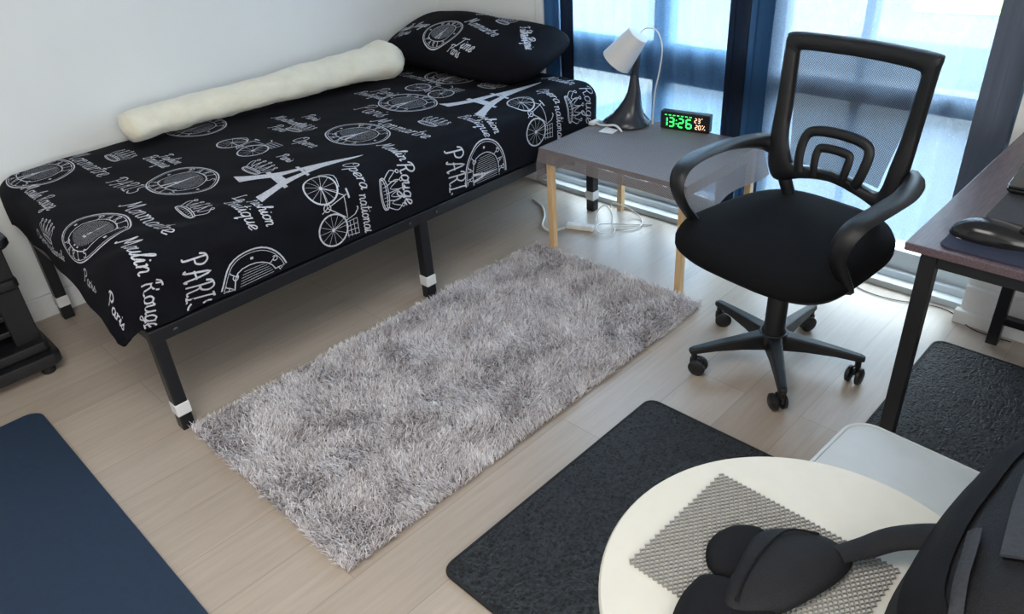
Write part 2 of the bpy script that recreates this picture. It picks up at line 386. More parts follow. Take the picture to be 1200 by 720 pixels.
# ------------------------------------------------------------------ printed motifs (stroke lettering and line drawings)
GL = {  # glyph: (advance, strokes); baseline 0, x-height .5, capitals 1
 'a': (.56, [[(.42,.40),(.26,.5),(.09,.36),(.08,.1),(.22,0),(.38,.14),(.44,.47),(.43,.1),(.5,0),(.58,.08)]]),
 'b': (.5, [[(.0,.1),(.14,.7),(.2,1),(.1,.95),(.09,.1),(.24,0),(.4,.14),(.36,.44),(.14,.42)]]),
 'd': (.56, [[(.42,.40),(.26,.5),(.09,.36),(.08,.1),(.22,0),(.38,.14),(.48,1),(.43,.1),(.5,0),(.58,.08)]]),
 'e': (.46, [[(0,.12),(.2,.2),(.38,.36),(.28,.5),(.12,.42),(.08,.14),(.22,0),(.46,.12)]]),
 'f': (.36, [[(0,.1),(.2,.6),(.34,.95),(.2,.95),(.14,.5),(.06,-.35)],[(.02,.48),(.34,.5)]]),
 'g': (.54, [[(.42,.4),(.26,.5),(.09,.34),(.1,.08),(.25,.02),(.4,.16),(.44,.48),(.38,-.28),(.2,-.45),(.08,-.3),(.52,.06)]]),
 'h': (.52, [[(0,.1),(.2,.7),(.22,1),(.12,.95),(.1,0)],[(.1,.28),(.26,.5),(.37,.4),(.37,.1),(.44,0),(.54,.08)]]),
 'i': (.28, [[(0,.12),(.12,.48),(.12,.1),(.18,0),(.3,.1)],[(.13,.66),(.17,.72)]]),
 'k': (.48, [[(.1,1),(.1,0)],[(.38,.5),(.12,.22),(.4,0)]]),
 'l': (.28, [[(0,.1),(.18,.7),(.2,1),(.1,.92),(.1,.1),(.18,0),(.3,.1)]]),
 'm': (.78, [[(.02,.45),(.1,.48),(.1,0)],[(.1,.3),(.22,.5),(.34,.42),(.34,0)],[(.34,.3),(.48,.5),(.6,.42),(.6,.1),(.68,0),(.78,.08)]]),
 'n': (.54, [[(.02,.45),(.1,.48),(.1,0)],[(.1,.3),(.24,.5),(.37,.42),(.37,.1),(.44,0),(.54,.08)]]),
 'o': (.48, [[(.24,.5),(.08,.36),(.1,.08),(.24,0),(.4,.12),(.4,.38),(.24,.5),(.34,.42),(.5,.44)]]),
 'p': (.52, [[(.05,.45),(.12,.5),(.08,-.42)],[(.1,.3),(.26,.5),(.42,.36),(.38,.06),(.22,0),(.1,.1)]]),
 'q': (.54, [[(.42,.4),(.26,.5),(.09,.34),(.1,.08),(.25,.02),(.4,.16)],[(.44,.48),(.4,-.45),(.52,-.3)]]),
 'r': (.38, [[(.02,.45),(.1,.48),(.1,0)],[(.1,.28),(.22,.48),(.36,.46)]]),
 's': (.42, [[(0,.08),(.26,.5),(.2,.36),(.36,.14),(.22,0),(.06,.06)]]),
 't': (.34, [[(.16,.9),(.12,.1),(.2,0),(.34,.1)],[(.0,.6),(.32,.62)]]),
 'u': (.56, [[(.02,.4),(.1,.5),(.09,.1),(.2,0),(.38,.14),(.42,.5),(.42,.1),(.48,0),(.58,.08)]]),
 'v': (.46, [[(.02,.45),(.1,.5),(.2,0),(.4,.5),(.48,.46)]]),
 'A': (.8, [[(.0,.05),(.12,.0),(.42,1),(.6,0),(.72,.06)],[(.12,.36),(.62,.42)]]),
 'B': (.72, [[(.16,.95),(.12,0)],[(0,.8),(.3,1),(.55,.8),(.4,.55),(.2,.52),(.5,.5),(.6,.22),(.36,0),(.02,.08)]]),
 'F': (.66, [[(.1,.1),(.2,0),(.3,.3),(.32,.95)],[(.0,.8),(.2,1),(.66,.92)],[(.16,.5),(.5,.54)]]),
 'I': (.4, [[(.02,.95),(.34,1),(.2,.9),(.18,.1),(.02,.02),(.36,0)]]),
 'L': (.6, [[(.34,.95),(.2,.9),(.18,.1),(.04,.04),(.3,.06),(.58,.1)]]),
 'M': (1.05, [[(.0,.1),(.1,0),(.22,.5),(.26,.98),(.44,.25),(.68,1),(.74,.2),(.84,0),(1.0,.12)]]),
 'N': (.85, [[(.0,.05),(.1,0),(.2,.98),(.56,.02),(.66,.9),(.78,1)]]),
 'O': (.86, [[(.5,1),(.16,.84),(.08,.3),(.36,0),(.7,.2),(.74,.75),(.48,1),(.3,.8),(.44,.66)]]),
 'P': (.7, [[(.2,.95),(.2,.1),(.06,.04)],[(.0,.74),(.1,.95),(.42,1),(.62,.8),(.5,.52),(.22,.5)]]),
 'R': (.78, [[(.2,.95),(.2,.0)],[(.0,.74),(.1,.95),(.42,1),(.6,.8),(.48,.54),(.22,.5),(.42,.44),(.58,.05),(.78,.08)]]),
 'S': (.66, [[(.56,.82),(.38,1),(.14,.84),(.22,.58),(.5,.42),(.5,.12),(.26,0),(.04,.16)]]),
 'T': (.7, [[(.34,.95),(.3,.1),(.16,.0)],[(.0,.8),(.1,.95),(.4,.92),(.74,1)]]),
 'C': (.66, [[(.56,.82),(.38,1),(.12,.7),(.1,.25),(.3,0),(.56,.16)]]),
 ' ': (.36, []),
}

class Print:
    """Line drawings in a flat cloth space (a, b), laid onto a surface by fn(a, b) -> (point, normal)."""
    def __init__(s, fn, clip=None, lift=.0011): s.fn = fn; s.mb = MB(); s.clip = clip or (lambda a, b: True); s.lift = lift; s.T = (0, 0, 0, 1)
    def at(s, a, b, rot=0, scale=1): s.T = (a, b, rot, scale); return s
    def w(s, x, y):   # local motif axes: x reads to the right (-b of the cloth), y is up (+a)
        a, b, r, k = s.T; x, y = (x * math.cos(r) - y * math.sin(r)) * k, (x * math.sin(r) + y * math.cos(r)) * k
        return (a + y, b - x)
    def put(s, quad):
        if not all(s.clip(*q) for q in quad): return
        vs_ = []
        for q in quad:
            p, n = s.fn(*q); vs_.append(p + n * s.lift)
        s.mb.raw(vs_, [tuple(range(len(quad)))], 1)
    def line(s, pts, wd, closed=False, smooth=True, k=3, step=.012):
        P = [Vector(p) for p in pts]
        if smooth and len(P) > 2: P = spline(P, k, closed)
        if closed: P.append(P[0])
        Q = [P[0]]
        for p in P[1:]:
            L = (p - Q[-1]).length * s.T[3]; n = max(1, int(L / step)); a = Q[-1].copy()
            for i in range(1, n + 1): Q.append(a.lerp(p, i / n))
        L = []
        for i, p in enumerate(Q):
            d = Q[min(i + 1, len(Q) - 1)] - Q[max(i - 1, 0)]
            if d.length < 1e-9: d = Vector((1, 0))
            d.normalize(); nn = Vector((-d.y, d.x)) * (wd / 2 / s.T[3]); L.append((s.w(*(p + nn)), s.w(*(p - nn))))
        for i in range(len(L) - 1): s.put((L[i][0], L[i + 1][0], L[i + 1][1], L[i][1]))
    def fill(s, pts): s.put([s.w(*p) for p in pts])
    def text(s, txt, a, b, h, rot=0, wd=.0035, slant=.28, squeeze=.9, centre=False):
        total = sum(GL[c][0] for c in txt) * h * squeeze
        s.at(a, b, rot); x0 = -total / 2 if centre else 0
        for c in txt:
            adv, st = GL[c]
            for q in st:
                s.line([((x * squeeze + y * slant) * h + x0, y * h) for x, y in q], wd, k=4)
            x0 += adv * h * squeeze
    def ellipse(s, cx, cy, rx, ry, wd, n=40, a0=0, a1=2 * PI):
        s.line([(cx + rx * math.cos(a0 + (a1 - a0) * i / n), cy + ry * math.sin(a0 + (a1 - a0) * i / n)) for i in range(n + 1)], wd, smooth=False)
    def tower(s, a, b, h=.34, rot=0):
        s.at(a, b, rot, h)
        prof = [(0, .30), (.06, .25), (.14, .20), (.22, .155), (.30, .12), (.36, .10), (.48, .068), (.6, .05), (.72, .036), (.84, .024), (.93, .014), (1, .004)]
        inner = {0: .17, .06: .15, .14: .115, .22: .07}
        for (y0, w0), (y1, w1) in zip(prof, prof[1:]):
            if y0 <= .22 and y0 in inner and y1 in inner:
                for sg in (1, -1): s.fill([(sg * inner[y0], y0), (sg * w0, y0), (sg * w1, y1), (sg * inner[y1], y1)])
            elif .30 <= y0 < .46:
                for sg in (1, -1): s.fill([(sg * w0 * .35, y0), (sg * w0, y0), (sg * w1, y1), (sg * w1 * .35, y1)])
            else:
                n = 2
                for i in range(n):
                    t0, t1 = i / n, (i + 1) / n; ya, yb = y0 + (y1 - y0) * t0, y0 + (y1 - y0) * t1; wa, wb_ = w0 + (w1 - w0) * t0, w0 + (w1 - w0) * t1
                    s.fill([(-wa, ya), (wa, ya), (wb_, yb), (-wb_, yb)])
        s.fill([(-.19, .225), (.19, .225), (.18, .26), (-.18, .26)]); s.fill([(-.12, .45), (.12, .45), (.11, .475), (-.11, .475)])
    def stamp(s, a, b, r=.105, rot=0, ry=1.0):
        s.at(a, b, rot)
        s.ellipse(0, 0, r, r * ry, .0045); s.ellipse(0, 0, r * .93, r * ry * .93, .0018)
        arch = [(-.55, -.45), (-.62, .1), (-.4, .52), (0, .64), (.4, .52), (.62, .1), (.55, -.45), (.2, -.62), (-.2, -.62)]
        s.line([(x * r, y * r * ry) for x, y in arch], .003, closed=True)
        for i in range(-9, 10):
            x = i * .058 * r; hh = math.sqrt(max(0, 1 - (x / (.62 * r)) ** 2))
            s.line([(x, -.5 * r * hh * ry), (x, .56 * r * hh * ry)], .0011, smooth=False)
        s.fill([(-.14 * r, -.5 * r), (-.06 * r, -.5 * r), (.0, .0), (-.03 * r, .0)]); s.fill([(.14 * r, -.5 * r), (.06 * r, -.5 * r), (.0, .0), (.03 * r, .0)])
        s.fill([(-.035 * r, -.1 * r), (.035 * r, -.1 * r), (.008 * r, .45 * r), (-.008 * r, .45 * r)]); s.fill([(-.09 * r, -.2 * r), (.09 * r, -.2 * r), (.08 * r, -.14 * r), (-.08 * r, -.14 * r)])
        for top in (1, -1):
            for i, c in enumerate('PARIS'):
                an = PI / 2 * top - top * (i - 2) * .36; R_ = r * .78
                cx, cy = R_ * math.cos(an), R_ * math.sin(an) * ry; h = r * .22
                rr = an - PI / 2 if top > 0 else an + PI / 2
                T = s.T; ca, cb = s.w(cx, cy); s.T = (ca, cb, rot + rr, 1)
                for q in GL[c][1]: s.line([((x - .35) * h, (y - .5) * h) for x, y in q], .0026, k=2)
                s.T = T
        for sg in (1, -1): s.fill([(sg * r * .78 - .004, -.004), (sg * r * .78 + .004, -.004), (sg * r * .78 + .004, .004), (sg * r * .78 - .004, .004)])
    def crown(s, a, b, w_=.11, rot=0):
        s.at(a, b, rot, w_)
        s.ellipse(0, 0, .42, .10, .0028); s.ellipse(0, .05, .43, .11, .0028)
        for i in range(5):
            x = -.4 + .2 * i; top = .52 + .1 * (1 - abs(i - 2) / 2)
            s.line([(x * .95, .1), (x * 1.35, top * .7), (x * 1.15, top)], .0028); s.ellipse(x * 1.15, top + .05, .045, .045, .003, 10)
            if i < 4: s.line([(x * 1.15, top * .9), (x + .1, .22), ((x + .2) * 1.15, top * .9)], .0024)
        for i in range(9): s.line([(-.38 + .095 * i, .0), (-.38 + .095 * i, .13)], .0014, smooth=False)
    def bicycle(s, a, b, k=.15, rot=0):
        s.at(a, b, rot, k)
        for cx in (-.52, .52):
            s.ellipse(cx, 0, .38, .38, .0052, 28)
            for i in range(12):
                q = PI * 2 * i / 12; s.line([(cx, 0), (cx + .36 * math.cos(q), .36 * math.sin(q))], .001, smooth=False)
            s.ellipse(cx, 0, .03, .03, .004, 8)
        s.ellipse(-.04, -.05, .09, .09, .003, 12)
        for p in ([(-.52, 0), (-.04, -.05), (-.2, .5)], [(-.2, .42), (.36, .42), (-.04, -.05)], [(.52, 0), (.34, .62)], [(-.52, 0), (-.2, .42)], [(-.04, -.05), (.05, -.2)]):
            s.line(p, .0026, smooth=False)
        s.line([(-.32, .54), (-.1, .54)], .006, smooth=False); s.line([(.34, .62), (.22, .72), (.16, .7)], .0035)
        s.line([(-.9, .2), (-.7, .46), (-.4, .4)], .0025)
        for i in range(4): s.line([(.46 + i * .11, .34), (.44 + i * .13, .66)], .0018, smooth=False)
        for i in range(4): s.line([(.44, .36 + i * .1), (.84, .36 + i * .1)], .0018, smooth=False)
    def letters(s, txt, a, b, h, rot=0): s.text(txt, a, b, h, rot, wd=.0045, slant=.0, squeeze=.8)

# mattress surface: a rounded slab unrolled onto (u along the bed, v across it)
BX0, BX1, BY0, BY1, BT, BR, BDROP = -.050, 1.935, -.024, 1.02, .555, .075, .205
CX0, CX1, CY0, CY1 = BX0 + BR, BX1 - BR, BY0 + BR, BY1 - BR
LMAX = BR * PI / 2 + (BDROP - BR)
def bed_point(u, v):
    du = min(0, u - CX0) + max(0, u - CX1); dv = min(0, v - CY0) + max(0, v - CY1)
    L = min(math.hypot(du, dv), LMAX)
    bx, by = min(max(u, CX0), CX1), min(max(v, CY0), CY1)
    if L < 1e-9: n = Vector((0, 0, 1)); p = Vector((bx, by, BT)); k = 0
    else:
        h = math.hypot(du, dv); nx, ny = du / h, dv / h; a = L / BR
        if a < PI / 2: o, dr = BR * math.sin(a), BR * (1 - math.cos(a)); n = Vector((nx * math.sin(a), ny * math.sin(a), math.cos(a)))
        else: o, dr = BR, BR + L - BR * PI / 2; n = Vector((nx, ny, 0))
        p = Vector((bx + nx * o, by + ny * o, BT - dr)); k = L / LMAX
    # gentle crown of the top, soft creases towards the near corner
    w = noise.noise(Vector((u * 3.1, v * 3.1, .3))) * .008 + noise.noise(Vector((u * 9 + v * 6, v * 4 - u * 3, 1.7))) * .004
    cr = math.exp(-((u - .1) ** 2 + (v + .05) ** 2) / .08)
    w += cr * .007 * math.sin((u * .8 + v) * 42 + 2 * noise.noise(Vector((u * 4, v * 4, 5))))
    if u < .35: q_ = (.35 - u) / .4; p.x -= .042 * min(1, q_) * max(0, 1 - v) ** 2 * k
    if u < CX0: p.z += .045 * k * max(0, min(1, (v - .04) / .22)) * min(1, (CX0 - u) / .1) + .007 * k * math.sin(v * 23)
    if k > .3: p.z -= .030 * math.exp(-((u + .12) ** 2 + (v + .1) ** 2) / .012) * k
    w += .012 * max(0, 1 - ((u - .95) / .95) ** 2) * max(0, 1 - ((v - .5) / .5) ** 2)
    return p + n * w, n
def bed_normal_fn(u, v):
    p, n = bed_point(u, v); e = .004
    a = bed_point(u + e, v)[0] - bed_point(u - e, v)[0]; b = bed_point(u, v + e)[0] - bed_point(u, v - e)[0]
    c = a.cross(b)
    if c.length > 1e-9:
        c.normalize()
        n = c if c.dot(n) > 0 else -c
    return p, n

# ------------------------------------------------------------------ bed
t = thing('bed_frame', 'black steel single bed frame with white taped feet under the mattress along the white wall', 'bed frame', (0, 0, 0))
R0, R1 = .300, .342
def leg(x, y, lean=0):
    b = MB(); b.box(x - .019, x + .019, y - .019, y + .019, .0, R0 + .01, .004); o = b.build('leg', M['black_steel'], t)
    MB().box(x - .0215, x + .0215, y - .0215, y + .0215, .052, .092, .003).build('white_sleeve', M['tape'], o)
for x in (.0, .94, 1.88):
    for y in (0, .96): leg(x, y)
for y in (0, .96):
    MB().box(-.02, 1.90, y - .022, y + .018, R0, R1, .004).build('side_rail', M['black_steel'], t)
for x in (0, 1.88):
    MB().box(x - .018, x + .018, .018, .942, R0, R1, .004).build('end_rail', M['black_steel'], t)
MB().box(.92, .96, .018, .942, R0, R1 - .005, .004).build('centre_rail', M['black_steel'], t)
for i in range(11):
    x = .12 + i * .165
    if abs(x - .94) > .03: MB().tube([(x, .015, R1 - .012), (x, .945, R1 - .012)], .008, 8).build('slat', M['black_steel'], t)
for x in (.05, .88, 1.0, 1.84):
    MB().lathe([(.0, 0), (.008, 0), (.008, .004), (.004, .007)], M4=Matrix.Translation((x, -.022, .32)) @ Matrix.Rotation(PI / 2, 4, 'X'), n=12).build('bolt', M['black_steel'], t)

pr = Print(bed_normal_fn, clip=lambda a, b: a > CX0 - LMAX + .004 and a < CX1 + LMAX - .004 and b > CY0 - LMAX + .004 and b < CY1 + .12
           and not (math.hypot(min(0, a - CX0), min(0, b - CY0)) > LMAX - .004))
eu, ev = LMAX, LMAX
NU, NV = 130, 76
pr.mb.grid(lambda s_, q: bed_point(CX0 - LMAX + s_ * (CX1 - CX0 + 2 * LMAX), CY0 - LMAX + q * (CY1 - CY0 + 2 * LMAX))[0], NU, NV)
SY = .82
for a, b in ((.333, .372), (.925, .268), (1.262, .405), (1.245, -.165), (.075, .88), (.315, -.215), (1.62, .55), (.62, .86)): pr.stamp(a, b, .125, 0, SY)
pr.stamp(.005, .250, .112, .1, .9)
pr.tower(.431, .154, .39, -.16); pr.tower(1.326, .173, .43, -.03); pr.tower(.30, .70, .0001); pr.tower(-.03, .60, .0001)
for a, b in ((.590, -.068), (1.520, -.02), (.605, .49), (1.42, .46)): pr.bicycle(a, b, .135)
for a, b, w_ in ((.79, -.09, .125), (1.712, -.055, .125), (.228, .15, .11), (.508, .27, .11), (.28, .80, .11), (.81, .50, .11), (1.14, .15, .11), (-.105, .47, .10), (1.58, .30, .11)): pr.crown(a, b, w_)
T = pr.text
T('Monmartre', .122, .345, .058, squeeze=1.05, wd=.0042); T('Monmartre', 1.035, .345, .058, squeeze=1.05, wd=.0042); T('Monmartre', .185, .97, .068); T('Monmartre', 1.50, .80, .068)
T('Moulin Rouge', -.012, .80, .048, -.02); T('Moulin Rouge', .018, .115, .054, .02, wd=.0042); T('Moulin', .895, .125, .046, -.02, wd=.004); T('Rouge', .872, -.005, .058, -.03, wd=.0048)
T('Rouge', 1.815, .02, .062); T('Moulin', 1.80, .20, .055)
T('PARIS', .180, .60, .060, 0, wd=.0042, slant=.1, squeeze=1.0); T('PARIS', .130, -.040, .070, 0, wd=.005, slant=.1, squeeze=.72); T('PARIS', 1.065, -.025, .078, 0, wd=.005, slant=.1, squeeze=.74)
T('Paris', 1.085, .52, .08, 0); T('Paris', 1.27, .66, .07)
T('Fashion', .385, .085, .042, -.02); T('Boutique', .335, .125, .046, -.02); T('La', .37, .14, .04); T('Fashion', 1.31, .095, .042); T('Boutique', 1.262, .125, .045)
T('Fashion', .385, .665, .042); T('Boutique', .345, .70, .045); T('Paris', .62, .30, .036)
T('nationale', .698, -.055, .042, .02); T('Opera', .712, .070, .046, 0); T('nationale', 1.635, -.02, .042, .02); T('Opera', 1.65, .10, .046)
T('Montmartre', .85, .72, .045); T('Paris', .92, .62, .045); T('Opera', .74, .40, .05); T('Boutique', 1.22, .70, .05); T('Paris', .775, .62, .05)
T('Opera nationale', -.15, .60, .040); T('Paris', -.14, .20, .045); T('Paris', -.13, .02, .05, wd=.005)
o = pr.mb.build('mattress', [M['sheet'], M['ink']], smooth=True, angle=180)
tag(o, 'mattress in a black sheet printed with white Paris drawings and lettering, on the bed', 'mattress')

# pillow: stuffed bag, unrolled onto (a up the short way, b across it)
PM = Matrix.Translation((1.757, .550, .660)) @ Matrix.Rotation(math.radians(8), 4, 'Z') @ Matrix.Rotation(math.radians(-15), 4, 'Y')
PA, PB, PH = .188, .428, .086
def pillow_point(a, b, side=1):
    x, y = a / PA, b / PB
    x = max(-1, min(1, x)); y = max(-1, min(1, y))
    ox = a * (1 - .04 * abs(y) ** 3 - .34 * max(0, abs(y) - .72) ** 1.3 * 2.2) + .02 * math.sin(b * 7); oy = b * (1 - .10 * abs(x) ** 6)
    e = max(0, (1 - x ** 4)) ** .5 * max(0, (1 - abs(y) ** 4)) ** .5
    if side < 0: e *= .80
    z = side * PH * e + .006 * noise.noise(Vector((a * 9, b * 6, side * 2.0))) * e
    z += .008 * math.sin(b * 38 + a * 20) * (abs(y) ** 4) * e
    return PM @ Vector((ox, oy, z))
def pillow_fn(a, b):
    p = pillow_point(a, b); e = .003
    c = (pillow_point(a + e, b) - pillow_point(a - e, b)).cross(pillow_point(a, b + e) - pillow_point(a, b - e))
    n = c.normalized() if c.length > 1e-12 else Vector((0, 0, 1))
    return p, n
pp = Print(pillow_fn, clip=lambda a, b: abs(a) < PA * .985 and abs(b) < PB * .985)
for sd in (1, -1):
    pp.mb.grid(lambda s_, q: pillow_point(math.sin((s_ - .5) * PI) * PA, math.sin((q - .5) * PI) * PB, sd), 30, 60)
pp.stamp(-.068, .095, .092, .0, 1.05)
pp.text('Moulin Rouge', -.055, .40, .052, .0, wd=.0042, squeeze=.58); pp.text('Paris', -.115, .36, .045, .05)
pp.text('Monmartre', .035, .05, .056, -.32, wd=.0045, squeeze=.85); pp.crown(.085, -.13, .10, -.25); pp.text('Time', -.130, -.025, .054, -.15, wd=.0055); pp.text('Paris', -.160, .0, .036, -.15)
pp.text('Fashion', .07, -.235, .040, -.95); pp.text('Boutique', .04, -.265, .040, -.95); pp.text('Paris', .0, -.30, .04, -1.0)
pp.text('Moulin Rouge', .13, .28, .05, 0); pp.text('Opera', .14, .05, .05, -.1); pp.crown(.0, .33, .0001)
o = pp.mb.build('pillow', [M['sheet'], M['ink']], smooth=True, angle=80)
tag(o, 'plump black pillow printed with white Paris motifs at the window end of the bed', 'pillow')

# rolled fleece blanket along the wall
def roll_mesh():
    b = MB(); A = Vector((.365, .868, .6)); B = Vector((1.56, .785, .6)); n = 70; m = 28
    prof = []
    for i in range(n + 1):
        s_ = i / n; c = A.lerp(B, s_); c.y += .022 * math.sin(s_ * PI) + .008 * math.sin(s_ * 11) + .03 * max(0, s_ - .85) / .15
        endk = min(1, (min(s_ * 60, (1 - s_) * 16) + .02)) ** .45 * (1 + .22 * math.exp(-((s_ - .93) / .05) ** 2))
        r = (.054 + .004 * math.sin(s_ * 9 + 1) + .020 * s_) * endk
        c.z = .575 + (.050 + .006 * s_)
        for k in range(m):
            q = 2 * PI * k / m
            rr = r * (1 + .13 * noise.noise(Vector((s_ * 14, math.cos(q) * 1.2, math.sin(q) * 1.2))) + .05 * noise.noise(Vector((s_ * 50, math.cos(q) * 3, math.sin(q) * 3))))
            prof.append(c + Vector((0, math.cos(q) * rr * 1.25, math.sin(q) * rr * (.92 if math.sin(q) > 0 else .85))))
    fs = [(i * m + k, i * m + (k + 1) % m, (i + 1) * m + (k + 1) % m, (i + 1) * m + k) for i in range(n) for k in range(m)]
    fs += [tuple(reversed(range(m))), tuple(n * m + k for k in range(m))]
    b.raw(prof, fs); return b
bl = roll_mesh()
# the loose outer flap and the spiral edge that show at its ends
def flap(s_, q):
    x = 1.33 + .27 * s_; return Vector((x, .775 + .03 * s_ + .05 * math.sin(q * 2.6) - .02 * q, .560 + .075 * q + .012 * math.sin(s_ * 5)))
fl = MB().grid(flap, 14, 10)
o = bl.build('rolled_blanket', M['fleece'], smooth=True, angle=180)
tag(o, 'rolled cream fleece blanket lying on the bed against the white wall', 'blanket')
# ------------------------------------------------------------------ shag rug: backing plus pile
import numpy as np
def shag():
    N = 130000; rs = np.random.RandomState(3)
    x = rs.uniform(-.005, 1.475, N); y = rs.uniform(-.808, -.034, N)
    # pile leans in soft patches
    gx, gy = 60, 34
    f1 = np.array([[noise.noise(Vector((i * .21, j * .21, 1.3))) for j in range(gy)] for i in range(gx)])
    f2 = np.array([[noise.noise(Vector((i * .21, j * .21, 8.3))) for j in range(gy)] for i in range(gx)])
    f3 = np.array([[noise.noise(Vector((i * .36, j * .36, 20.))) for j in range(gy)] for i in range(gx)])
    ix = np.clip((x / 1.475 * (gx - 1)), 0, gx - 1.001); iy = np.clip(((y + .805) / .8 * (gy - 1)), 0, gy - 1.001)
    def smp(f):
        i = ix.astype(int); j = iy.astype(int); a = ix - i; b = iy - j
        return f[i, j] * (1 - a) * (1 - b) + f[i + 1, j] * a * (1 - b) + f[i, j + 1] * (1 - a) * b + f[i + 1, j + 1] * a * b
    lx = smp(f1) * 1.5 + rs.normal(0, .5, N); ly = smp(f2) * 1.5 + rs.normal(0, .5, N)
    # clumps: neighbours share a lean
    cl = rs.normal(0, .40, (160, 90, 2)); ci = (x / .0095).astype(int) % 160; cj = ((y + .9) / .0095).astype(int) % 90
    lx += cl[ci, cj, 0]; ly += cl[ci, cj, 1]
    L = rs.uniform(.014, .028, N) * (1 + .18 * smp(f3)); w = rs.uniform(.0007, .0014, N)
    lean = np.stack([lx, ly, np.ones(N) * .95], 1); lean /= np.linalg.norm(lean, axis=1)[:, None]
    up = np.array([0, 0, 1.0]); d1 = (lean * .55 + up * .45); d1 /= np.linalg.norm(d1, axis=1)[:, None]
    d2 = lean + np.stack([lx, ly, -np.abs(lx + ly) * .2], 1) * .25; d2 /= np.linalg.norm(d2, axis=1)[:, None]
    an = rs.uniform(0, PI, N); sd = np.stack([np.cos(an), np.sin(an), np.zeros(N)], 1)
    p0 = np.stack([x, y, np.full(N, .006)], 1); p1 = p0 + d1 * (L * .5)[:, None]; p2 = p1 + d2 * (L * .5)[:, None]
    V = np.stack([p0 - sd * w[:, None], p0 + sd * w[:, None], p1 + sd * w[:, None], p1 - sd * w[:, None], p2 + sd * (w * .45)[:, None], p2 - sd * (w * .45)[:, None]], 1).reshape(-1, 3)
    V[:, 2] = np.maximum(V[:, 2], .002)
    b = (np.arange(N) * 6)[:, None]; F = np.concatenate([b + [0, 1, 2, 3], b + [3, 2, 4, 5]], 1).reshape(-1)
    me = bpy.data.meshes.new('pile'); me.vertices.add(len(V)); me.vertices.foreach_set('co', V.ravel())
    me.loops.add(len(F)); me.loops.foreach_set('vertex_index', F.astype(np.int32)); nf = len(F) // 4
    me.polygons.add(nf); me.polygons.foreach_set('loop_start', np.arange(nf, dtype=np.int32) * 4); me.polygons.foreach_set('loop_total', np.full(nf, 4, dtype=np.int32))
    me.update(calc_edges=True)
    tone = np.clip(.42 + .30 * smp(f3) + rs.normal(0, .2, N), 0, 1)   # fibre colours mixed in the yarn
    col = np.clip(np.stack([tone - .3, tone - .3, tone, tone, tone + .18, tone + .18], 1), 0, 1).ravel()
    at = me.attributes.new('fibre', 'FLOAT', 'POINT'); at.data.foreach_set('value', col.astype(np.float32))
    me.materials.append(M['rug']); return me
t = thing('shag_rug', 'silver grey shaggy rug with patchy pile on the oak floor in front of the bed', 'rug', (0, 0, 0))
MB().slab(rrect(0, 1.47, -.80, -.034, .03), 0.0005, .008).build('backing', M['rug_base'], t)
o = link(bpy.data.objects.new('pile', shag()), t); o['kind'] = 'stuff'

# ------------------------------------------------------------------ flat mats
def flat_mat(name, x0, x1, y0, y1, h, m, label, cat, r=.03, rim=True):
    b = MB(); b.slab(rrect(x0, x1, y0, y1, r), .0004, h, 0, .002)
    if rim: b.mi[-1] = 0
    o = b.build(name, m); tag(o, label, cat)
    if rim:
        ed = MB(); pts = [(p[0], p[1], h * .62) for p in rrect(x0, x1, y0, y1, r)]; ed.tube(pts, .0055, 6, closed=True); ed.build('border', M['mat_edge'], o)
    return o
flat_mat('floor_mat', .145, .945, -1.40, -.965, .009, M['mat'], 'black ribbed floor mat lying between the grey rug and the round white table', 'mat')
flat_mat('floor_mat', 1.03, 1.74, -2.10, -1.470, .009, M['mat'], 'black ribbed floor mat lying under the dark desk', 'mat')
flat_mat('exercise_mat', -1.55, -.272, -1.25, .425, .011, M['blue_mat'], 'large navy blue flat mat on the floor in the foreground beside the bed', 'mat', .045, False)

# ------------------------------------------------------------------ side table with cloth
TX0, TX1, TY0, TY1, TZ = 1.49, 1.975, -.705, -.068, .415
t = thing('side_table', 'small table with pale wooden legs under a grey net cloth beside the bed', 'table', (TX0, TY0, 0))
off = Matrix.Translation((-TX0, -TY0, 0))
def tpart(name, b, m, parent, **kw):
    b.v = [(p[0] - TX0, p[1] - TY0, p[2]) for p in b.v]; return b.build(name, m, parent, **kw)
tpart('table_top', MB().box(TX0, TX1, TY0, TY1, TZ - .022, TZ - .002, .004), M['table_top_board'], t)
for x, y in ((1.513, -.097), (1.513, -.685), (1.955, -.097), (1.955, -.685)):
    tpart('leg', MB().box(x - .0125, x + .0125, y - .0125, y + .0125, 0, TZ - .022, .002), M['pine'], t)
for y in (-.097, -.685): tpart('apron', MB().box(1.526, 1.943, y - .008, y + .008, TZ - .055, TZ - .022), M['pine'], t)
# cloth: top plus four hanging sides, longer over the two short sides
def cloth_pt(u, v):
    """u, v in metres on the unrolled cloth."""
    x0, x1, y0, y1 = TX0 - .004, TX1 + .002, TY0 - .004, TY1 + .004
    du = min(0, u - x0) + max(0, u - x1); dv = min(0, v - y0) + max(0, v - y1)
    x = min(max(u, x0), x1); y = min(max(v, y0), y1); z = TZ
    n = math.hypot(du, dv); flare = .14 + .12 * math.sin(u * 17) * (1 if dv else 0)
    if n > 0:
        ex, ey = du / n, dv / n; z -= n * .975; x += ex * n * (.12 if not dv else .3); y += ey * n * ((flare + .12) if dv < 0 else .03)
        x += .004 * math.sin(v * 22) * (n / .1) if du and not dv else 0
    return (min(x, 1.980), y, z)
D1 = (.060, .0, .115, .125)   # front, back, towards the chair, towards the bed
us = [TX0 - D1[0] + i * (TX1 - TX0 + D1[0]) / 34 for i in range(35)]
vs2 = [TY0 - D1[2] + j * (TY1 - TY0 + D1[2] + D1[3]) / 48 for j in range(49)]
us = sorted(us + [TX0 - .004, TX0 + .003]); vs2 = sorted(vs2 + [TY0 - .004, TY1 + .004, TY0 + .003, TY1 - .003])
